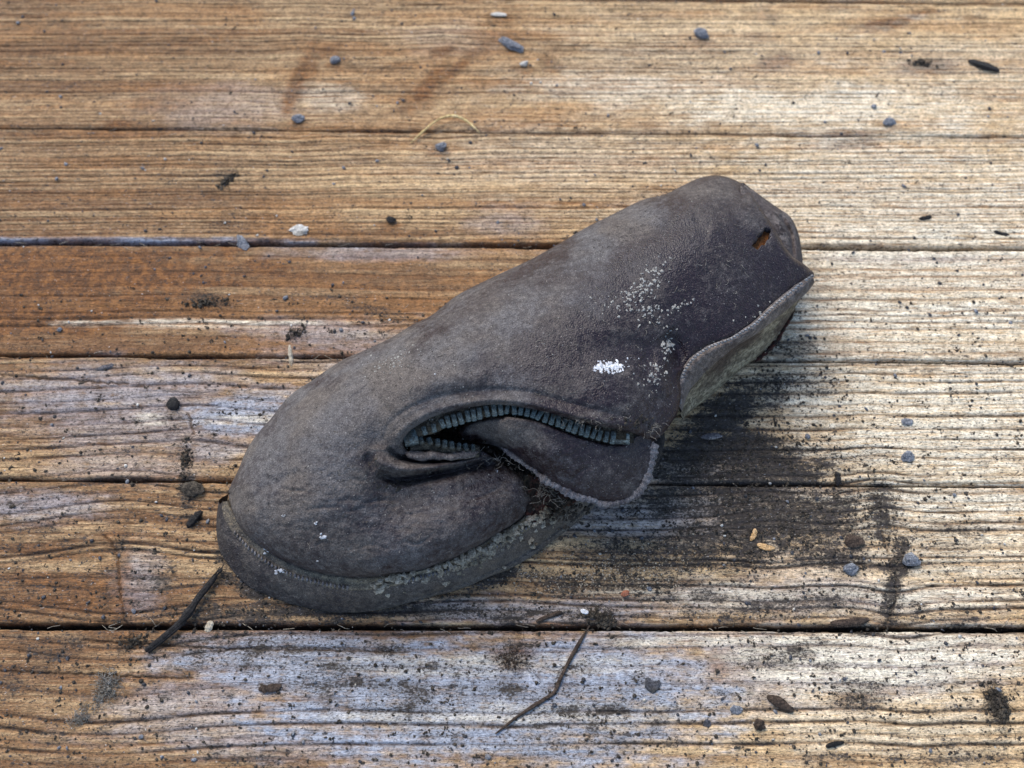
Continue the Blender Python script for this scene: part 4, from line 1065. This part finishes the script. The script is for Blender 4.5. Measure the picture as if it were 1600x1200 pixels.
def shard(name, label, cat, u, v, ln, wd, rot, mat, hz=.5, seed=0, bend=.1, k=7):
    """a long broken sliver: ln, wd in photo pixels, rot degrees anticlockwise in the picture"""
    r = np.random.default_rng(1900 + seed + int(u) * 3 + int(v))
    sc = PXM * (1 - (v - 600) * .00028)
    n_ = 9
    t = np.linspace(-.5, .5, n_)
    L_ = ln * sc; W_ = wd * sc * .5
    a = math.radians(rot)
    cx = t * L_; cy = bend * L_ * (4 * t * t - .5) * .5
    wv = W_ * np.array([.35, .75, .95, 1.0, 1.05, .95, 1.0, .8, .4]) * r.uniform(.85, 1.15, n_)
    V = []
    ang = np.linspace(0, 2 * math.pi, k, endpoint=False) + .3
    jag = r.uniform(.75, 1.2, k)
    for i in range(n_):
        for j in range(k):
            y = wv[i] * math.cos(ang[j]) * jag[j] * r.uniform(.9, 1.1); z = wv[i] * hz * (math.sin(ang[j]) * jag[j] + .75)
            x = cx[i] + r.normal(0, .01) * L_; yy = cy[i] + y
            V.append((x * math.cos(a) - yy * math.sin(a), x * math.sin(a) + yy * math.cos(a), z))
    F = [tuple(q) for q in grid_faces(n_, k, 0, True).tolist()] + [tuple(range(k - 1, -1, -1)), tuple(range((n_ - 1) * k, n_ * k))]
    o = mesh_obj(name, V, F, mat, None, False)
    base = on_wood(u, v)
    o.location = base + np.array([0, 0, .00015])
    return tag(o, label, cat)
def clump(name, label, cat, u, v, su, sv, rot, mat, n_, lo, hi, fib=20, seed=0, fl=.004, frad=.00008, hgt=.0012):
    """a matted tuft: crumbs and fibres stuck together"""
    r = np.random.default_rng(2900 + seed + int(u) * 3 + int(v))
    bag = Bag(); a = math.radians(rot); base = on_wood(u, v)
    sc = PXM * (1 - (v - 600) * .00028)
    for k in range(n_):
        x = np.clip(r.normal(0, .5), -1, 1) * su * sc; y = np.clip(r.normal(0, .5), -1, 1) * sv * sc
        rr_ = math.hypot(x / (su * sc), y / (sv * sc))
        lump(bag, (base[0] + x * math.cos(a) - y * math.sin(a), base[1] + x * math.sin(a) + y * math.cos(a), base[2] + max(0, (1 - rr_)) * hgt * r.random() + lo * .3), r.uniform(lo, hi), r)
    for k in range(fib):
        x = r.normal(0, .5) * su * sc; y = r.normal(0, .5) * sv * sc
        p = np.array([base[0] + x * math.cos(a) - y * math.sin(a), base[1] + x * math.sin(a) + y * math.cos(a), base[2] + hgt * r.uniform(.2, 1)])
        q = [p]; b_ = r.uniform(0, 6.28)
        for s_ in range(5):
            b_ += r.normal() * .6
            p = p + np.array([math.cos(b_), math.sin(b_), r.normal(0, .3)]) * fl / 5
            p[2] = max(p[2], base[2] + .0001)
            q.append(p)
        V, F = tube_geo(q, frad, 3); bag.add(V, F)
    return tag(bag.build(name, mat), label, cat)

PG = None
stone('pebble', 'larger rounded blue grey pebble right of the dirt filled crack at lower right', 'pebble', 1422, 876, 25, 21, -30, M_bluestone, .8)
stone('pebble', 'smaller blue grey pebble left of the dirt filled crack at lower right', 'pebble', 1331, 890, 20, 16, 10, M_bluestone, .8)
stone('pebble', 'rounded grey pebble on the far board, straight above the heel of the shoe', 'pebble', 1097, 56, 28, 20, -20, M_bluestone, .8)
stone('pebble', 'blue grey pebble on the board just below the curved straw', 'pebble', 689, 230, 18, 14, 0, M_bluestone, .9)
stone('pebble', 'long pale grey pebble lying diagonally on the far board near the brown knots', 'pebble', 799, 72, 40, 15, -38, M_bluestone, .9)
stone('pebble', 'small whitish pebble at the lower end of the long pale one', 'pebble', 819, 100, 14, 11, 20, M_palestone, .8)
stone('pebble', 'teal grey pebble beside the left brown diagonal knot of the far board', 'pebble', 524, 94, 18, 12, 0, M_bluestone, .8)
stone('pebble', 'whitish grey stone at the far edge of the deck, near the middle', 'pebble', 781, 23, 26, 11, -8, M_palestone, .6)
stone('pebble', 'grey pebble at the foot of the left brown diagonal knot', 'pebble', 465, 187, 18, 14, 15, M_bluestone, .8)
stone('pebble', 'long grey stone lying over the joint above the wood sliver', 'pebble', 379, 381, 30, 14, -52, M_bluestone, .9)
stone('pebble', 'flat beige stone on the board edge above the shoe toe', 'pebble', 469, 359, 30, 19, 5, M_palestone, .45)
stone('pebble', 'small black stone on the brown board straight above the shoe instep', 'pebble', 611, 345, 17, 13, -25, M_black, .8)
stone('stone', 'angular grey stone on the bleached boards right of the spilled dirt', 'stone', 1418, 714, 20, 17, 20, M_bluestone, .7, 0, None, False)
stone('stone', 'flat blue grey stone on the bleached board above the angular one', 'stone', 1417, 659, 18, 10, -10, M_bluestone, .5, 0, None, False)
stone('stone', 'pale stone with a dark end resting near the joint at upper right', 'stone', 1388, 192, 24, 13, 8, M_bluestone, .7, 0, None, False)
stone('stone', 'dark half buried stone above the smaller pebble at lower right', 'stone', 1335, 847, 32, 18, 0, M_twig, .5, 0, None, False)
stone('stone', 'blue grey stone on the nearest board left of the brown husk', 'stone', 1149, 1110, 17, 13, 0, M_bluestone, .7, 0, None, False)
stone('stone', 'dark blue stone on the nearest board below the other blue grey one', 'stone', 1104, 1131, 13, 13, 30, M_darkstone, .7, 0, None, False)
stone('brick_grain', 'tiny orange brick grain on the sandy board right of the shoe toe', 'brick grain', 976, 928, 13, 11, 30, M_brick, .8, 0, None, False)
stone('pebble', 'tiny white pebble by the joint at the top of the bent twig', 'pebble', 913, 956, 13, 9, -25, M_white, .7)
stone('seed', 'round brown seed on the nearest board between bare and greyed wood', 'seed', 1186, 1133, 17, 17, 0, M_twig, .9)
stone('seed', 'long black seed lying on the nearest board at lower right', 'seed', 1303, 1163, 30, 10, 14, M_black, .9, 0, None, True, .08)
o = stone('seed_husk', 'dark brown split seed husk on the nearest board', 'seed husk', 1218, 1099, 44, 17, -28, M_twig, .8, 0, None, True, .12)
stone('grain_husk', 'grey green husk lying in the dirt below the collar of the shoe', 'husk', 1112, 682, 34, 10, 3, M_bind, .7, 0, None, True, .1)
stone('dirt_clod', 'dark angular clod on the joint left of the shoe toe', 'clod', 304, 764, 32, 24, -15, M_soil, .7, 0, None, False)
stone('bark_chip', 'dark triangular chip on the greyed board left of the shoe', 'bark chip', 272, 631, 21, 24, 15, M_black, .6, 0, None, False)
shard('bark_chip', 'glossy black bark piece left of the shoe toe', 'bark chip', 304, 811, 33, 13, 56, M_black, .8)
shard('bark_chip', 'long black bark shard at the upper right of the deck', 'bark chip', 1536, 104, 50, 13, -26, M_black, .6)
shard('bark_chip', 'short black sliver on the board right of the heel', 'bark chip', 1446, 340, 22, 7, 12, M_black, .6)
shard('bark_chip', 'short black sliver on the whitest patch of the right boards', 'bark chip', 1566, 364, 26, 8, -20, M_black, .6)
shard('bark_chip', 'rough dark brown bark flake on the nearest board, lower left', 'bark chip', 422, 1075, 36, 13, 8, M_twig, .5)
shard('bark_chip', 'brown bark crumb lodged in the near joint at lower right', 'bark chip', 1328, 972, 60, 17, 6, M_twig, .6)
shard('bark_chip', 'dark peg shaped chip standing across the joint right of the dirt', 'bark chip', 1308, 748, 24, 8, 86, M_black, .9)
shard('leaf_scrap', 'dark heart shaped scrap of leaf on the nearest board', 'leaf scrap', 1019, 1070, 25, 22, -20, M_darkstone, .25, 0, .5)
shard('wood_chip', 'grey flat wood chip on the board at far left', 'wood chip', 163, 574, 30, 9, 18, M_bind, .6)
shard('wood_chip', 'greyish brown chip bridging the near joint below the charred stick', 'wood chip', 326, 979, 20, 13, 75, M_splint, .5)
shard('wood_sliver', 'fresh orange sliver standing in the dirt patch', 'wood sliver', 1177, 836, 22, 8, 65, M_chip, .5)
shard('wood_sliver', 'fresh tan sliver lying flat in the dirt patch', 'wood sliver', 1197, 854, 28, 9, -14, M_chip, .5)
shard('wood_sliver', 'slim pale sliver pointing across the joint above the shoe toe', 'wood sliver', 454, 554, 44, 8, -80, M_splint, .8, 0, .02)
clump('dirt_clump', 'dark tuft of dirt at the upper end of the slim pale sliver', 'dirt clump', 462, 521, 18, 8, 30, M_soil, 30, .0004, .0011, 24)
clump('dirt_clump', 'elongated mossy clump on the board at upper left', 'dirt clump', 354, 281, 24, 9, 42, M_soil, 60, .0004, .0012, 30)
clump('dirt_clump', 'flat dark clump on the reddish brown board', 'dirt clump', 325, 474, 40, 9, 2, M_soil, 60, .0004, .0011, 30)
clump('dirt_clump', 'fibrous black clump near the lower right corner', 'dirt clump', 1560, 1103, 14, 38, 14, M_soil, 90, .0004, .0013, 70)
clump('dirt_clump', 'dark clump with a broken stem at the upper right', 'dirt clump', 1441, 99, 22, 7, 0, M_soil, 40, .0004, .0012, 20, 0, .006)
clump('dirt_clump', 'loose soil heap on the near joint where the bent twig starts', 'dirt clump', 938, 966, 26, 12, -20, M_soil, 90, .0004, .0013, 24)
clump('dirt_clump', 'string of dark crumbs below the triangular chip left of the shoe', 'dirt clump', 290, 715, 7, 34, 0, M_soil, 50, .0004, .0010, 30)
clump('dirt_clump', 'brown fuzzy smear on the greyed nearest board', 'dirt clump', 802, 1030, 26, 20, 0, M_twig, 60, .0003, .0006, 90, 0, .005, .00006, .0006)
clump('dirt_clump', 'small dark clump beside the lower end of the charred stick', 'dirt clump', 210, 1000, 22, 9, 10, M_soil, 34, .0004, .0011, 34)
clump('lint_tuft', 'larger grey lint tuft on the nearest board, lower left', 'lint', 168, 1075, 14, 26, -25, M_fluff, 50, .0003, .0008, 120, 0, .005, .00008, .001)
clump('lint_tuft', 'smaller greenish grey lint tuft below the larger one', 'lint', 128, 1119, 10, 18, -20, M_fluff, 26, .0003, .0006, 70, 0, .004, .00007, .0008)

def strand(name, label, cat, line, rad, mat, k=7, seed=0, lift=0.0, flat=.9):
    L3 = smooth([(u, v, 0) for u, v in line], step=5)
    P = at(L3[:, 0], L3[:, 1], 0)
    n_ = len(P); t = np.linspace(0, 1, n_)
    zt = np.array([max(float(wood_z(p[0], p[1])[0]), -.0006) for p in P])
    for _ in range(4): zt = np.maximum(zt, np.convolve(np.pad(zt, 3, 'edge'), np.ones(7) / 7, 'valid'))
    P[:, 2] = zt + rad * .8 * .001 + lift * .001 * np.sin(np.pi * t)
    r = rad * .001 * (.75 + .5 * vn(t * n_ / 4, t * 0, 600 + seed)) * np.clip(np.minimum(t, 1 - t) * 9, .45, 1)
    V, F = tube_geo(P, r, k, 0, flat)
    return tag(mesh_obj(name, V, F, mat), label, cat)
strand('twig', 'thin dark bent twig on the greyed nearest board', 'twig', [(921, 978), (908, 1000), (890, 1032), (876, 1060), (866, 1082), (852, 1092), (830, 1106), (806, 1122), (786, 1138), (774, 1147)], .62, M_twig)
strand('straw', 'curved yellow straw arching over the far joint', 'straw', [(642, 224), (655, 214), (672, 201), (690, 190), (710, 186), (730, 193), (750, 208)], .6, M_straw, 6, 1, 2.2)
strand('twig', 'short dark twig at the joint left of the bent twig', 'twig', [(838, 972), (850, 966), (862, 962), (878, 956)], .7, M_twig, 7, 4)
strand('twig', 'hair thin stem bit on the near boards above the orange brick grain', 'twig', [(991, 866), (1000, 874), (1008, 882)], .3, M_twig, 5, 5)
bag = Bag()
st_line = [(229, 1018), (262, 993), (286, 972), (300, 955), (312, 936), (326, 918), (338, 902)]
L3 = smooth([(u, v, 0) for u, v in st_line], step=5)
r = np.random.default_rng(33)
P = at(L3[:, 0], L3[:, 1], 0); n_ = len(P); t = np.linspace(0, 1, n_)
P[:, 2] = .0012 + .0008 * np.sin(np.pi * t)
V, F = tube_geo(P, .0013 * (.75 + .5 * vn(t * 9, t * 0, 620)) * np.interp(t, [0, .25, .6, 1], [.75, .95, 1.15, .9]), 8, 0, .8); bag.add(V, F)
V, F = tube_geo(P[: n_ // 2] + np.array([.0009, -.0004, -.0003]), .0007, 6); bag.add(V, F)
for k in range(7):                                                  # frayed upper end
    p = P[-3] + r.normal(0, .0004, 3); d_ = P[-1] - P[-5]; d_ /= np.linalg.norm(d_)
    q = [p, p + d_ * .0025 + r.normal(0, .0003, 3), p + d_ * r.uniform(.004, .0065) + r.normal(0, .0008, 3)]
    q = np.array(q); q[:, 2] = np.maximum(q[:, 2], .0006)
    V, F = tube_geo(q, [.0004, .0003, .00015], 5); bag.add(V, F)
tag(bag.build('charred_stick', M_black, None, False), 'black charred stick with a frayed end across the near joint', 'stick')

# loose soil and grit nobody could count
r = np.random.default_rng(77)
def scatter(name, label, mat, n_, lo, hi, where, keep_off=True, power=2.5):
    bag = Bag()
    shoe_o = [np.array([(343, 790), (341, 850), (395, 921), (470, 948), (582, 955), (719, 920), (834, 866), (918, 798), (990, 775), (1066, 650), (1180, 562), (1238, 480), (1254, 400), (1160, 288), (1112, 274), (876, 379), (612, 527), (440, 632), (361, 757)])]
    done = 0
    while done < n_:
        u, v = where()
        if not (-60 < u < 1660 and -60 < v < 1260): continue
        if keep_off and inside(np.array([u]), np.array([v]), shoe_o[0])[0]: continue
        s_ = lo + (hi - lo) * r.random() ** power
        p = on_wood(u, v)
        if p[2] < -.003: continue
        lump(bag, (p[0], p[1], p[2] + s_ * .25), s_, r, .65)
        done += 1
    return tag(bag.build(name, mat), label, None, None, 'stuff')
DB = [d for d in DIRT_SHADE if d[5] >= .45]
dw = np.array([d[2] * d[3] * d[5] for d in DB]); dw /= dw.sum()
def in_dirt():
    d = DB[r.choice(len(DB), p=dw)]
    a, b_ = r.normal(0, .55), r.normal(0, .55)
    t = math.radians(d[4])
    return d[0] + a * d[2] * math.cos(t) + b_ * d[3] * math.sin(t), d[1] - a * d[2] * math.sin(t) + b_ * d[3] * math.cos(t)
def anywhere():
    return r.uniform(-60, 1660), r.uniform(-60, 1260)
def lower():
    return r.uniform(-60, 1660), 1260 - 800 * r.random() ** 1.3
def sandy():
    return r.normal(960, 90), r.normal(900, 32)
scatter('spilled_soil', 'dark soil crumbs spilled on the boards right of the shoe', M_soil, 7000, .00012, .0009, in_dirt, True, 4.5)
scatter('sand', 'fine sand spread below the flap of the shoe', M_mud, 2200, .0001, .0005, sandy)
scatter('dark_grit', 'dark grit scattered over the boards', M_darkstone, 2600, .00016, .0011, anywhere, True, 4.5)
scatter('dark_grit', 'dark crumbs caught in the grain of the near boards', M_soil, 5200, .00016, .0010, lower, True, 3.6)
scatter('blue_grit', 'blue grey grit scattered over the boards', M_bluestone, 380, .0003, .0015, anywhere, True, 4)
scatter('white_grit', 'pale grains scattered over the boards', M_palestone, 420, .0002, .0009, anywhere, True, 3)
# small matted clots of soil stuck in the grain
bag = Bag()
for k in range(620):
    u, v = lower() if k < 360 else (in_dirt() if k < 520 else anywhere())
    if not (-60 < u < 1660 and -60 < v < 1260) or inside(np.array([u]), np.array([v]), np.array([(343, 790), (395, 921), (582, 955), (834, 866), (1066, 650), (1238, 480), (1254, 400), (1112, 274), (612, 527), (361, 757)]))[0]: continue
    a = r.normal(0, .6); ln = r.uniform(2, 9); base_n = int(r.integers(4, 14))
    for q in range(base_n):
        t_ = r.normal(0, .5) * ln; w_ = r.normal(0, .5) * ln * .4
        p = on_wood(u + t_ * math.cos(a) - w_ * math.sin(a), v + t_ * math.sin(a) + w_ * math.cos(a))
        if p[2] < -.003: continue
        s_ = r.uniform(.0002, .0006)
        lump(bag, (p[0], p[1], p[2] + s_ * .2), s_, r, .6)
tag(bag.build('soil_clots', M_soil), 'small matted clots of soil stuck in the wood grain', None, None, 'stuff')
# torn wood fibres along the board edges
fb = Bag()
for k in range(170):
    j = J[r.integers(1, 7)]
    u = r.uniform(-50, 1650); v = j[0] + (j[1] - j[0]) * u / 1600 + r.normal() * 5
    if inside(np.array([u]), np.array([v]), np.array([(343, 790), (395, 921), (582, 955), (834, 866), (1066, 650), (1238, 480), (1254, 400), (1112, 274), (612, 527), (361, 757)]))[0]: continue
    p = on_wood(u, v, .0002)
    if p[2] < -.002: p[2] = -.0008
    q = [p]; a = r.choice([0, math.pi]) + r.normal() * .35
    for s_ in range(4):
        a += r.normal() * .22
        p = p + np.array([math.cos(a), math.sin(a), r.normal(0, .2)]) * r.uniform(.0005, .0016)
        q.append(p)
    V, F = tube_geo(q, r.uniform(.00005, .00012), 4); fb.add(V, F)
tag(fb.build('wood_fibre', M_splint), 'torn wood fibres along the board edges', None, None, 'stuff')
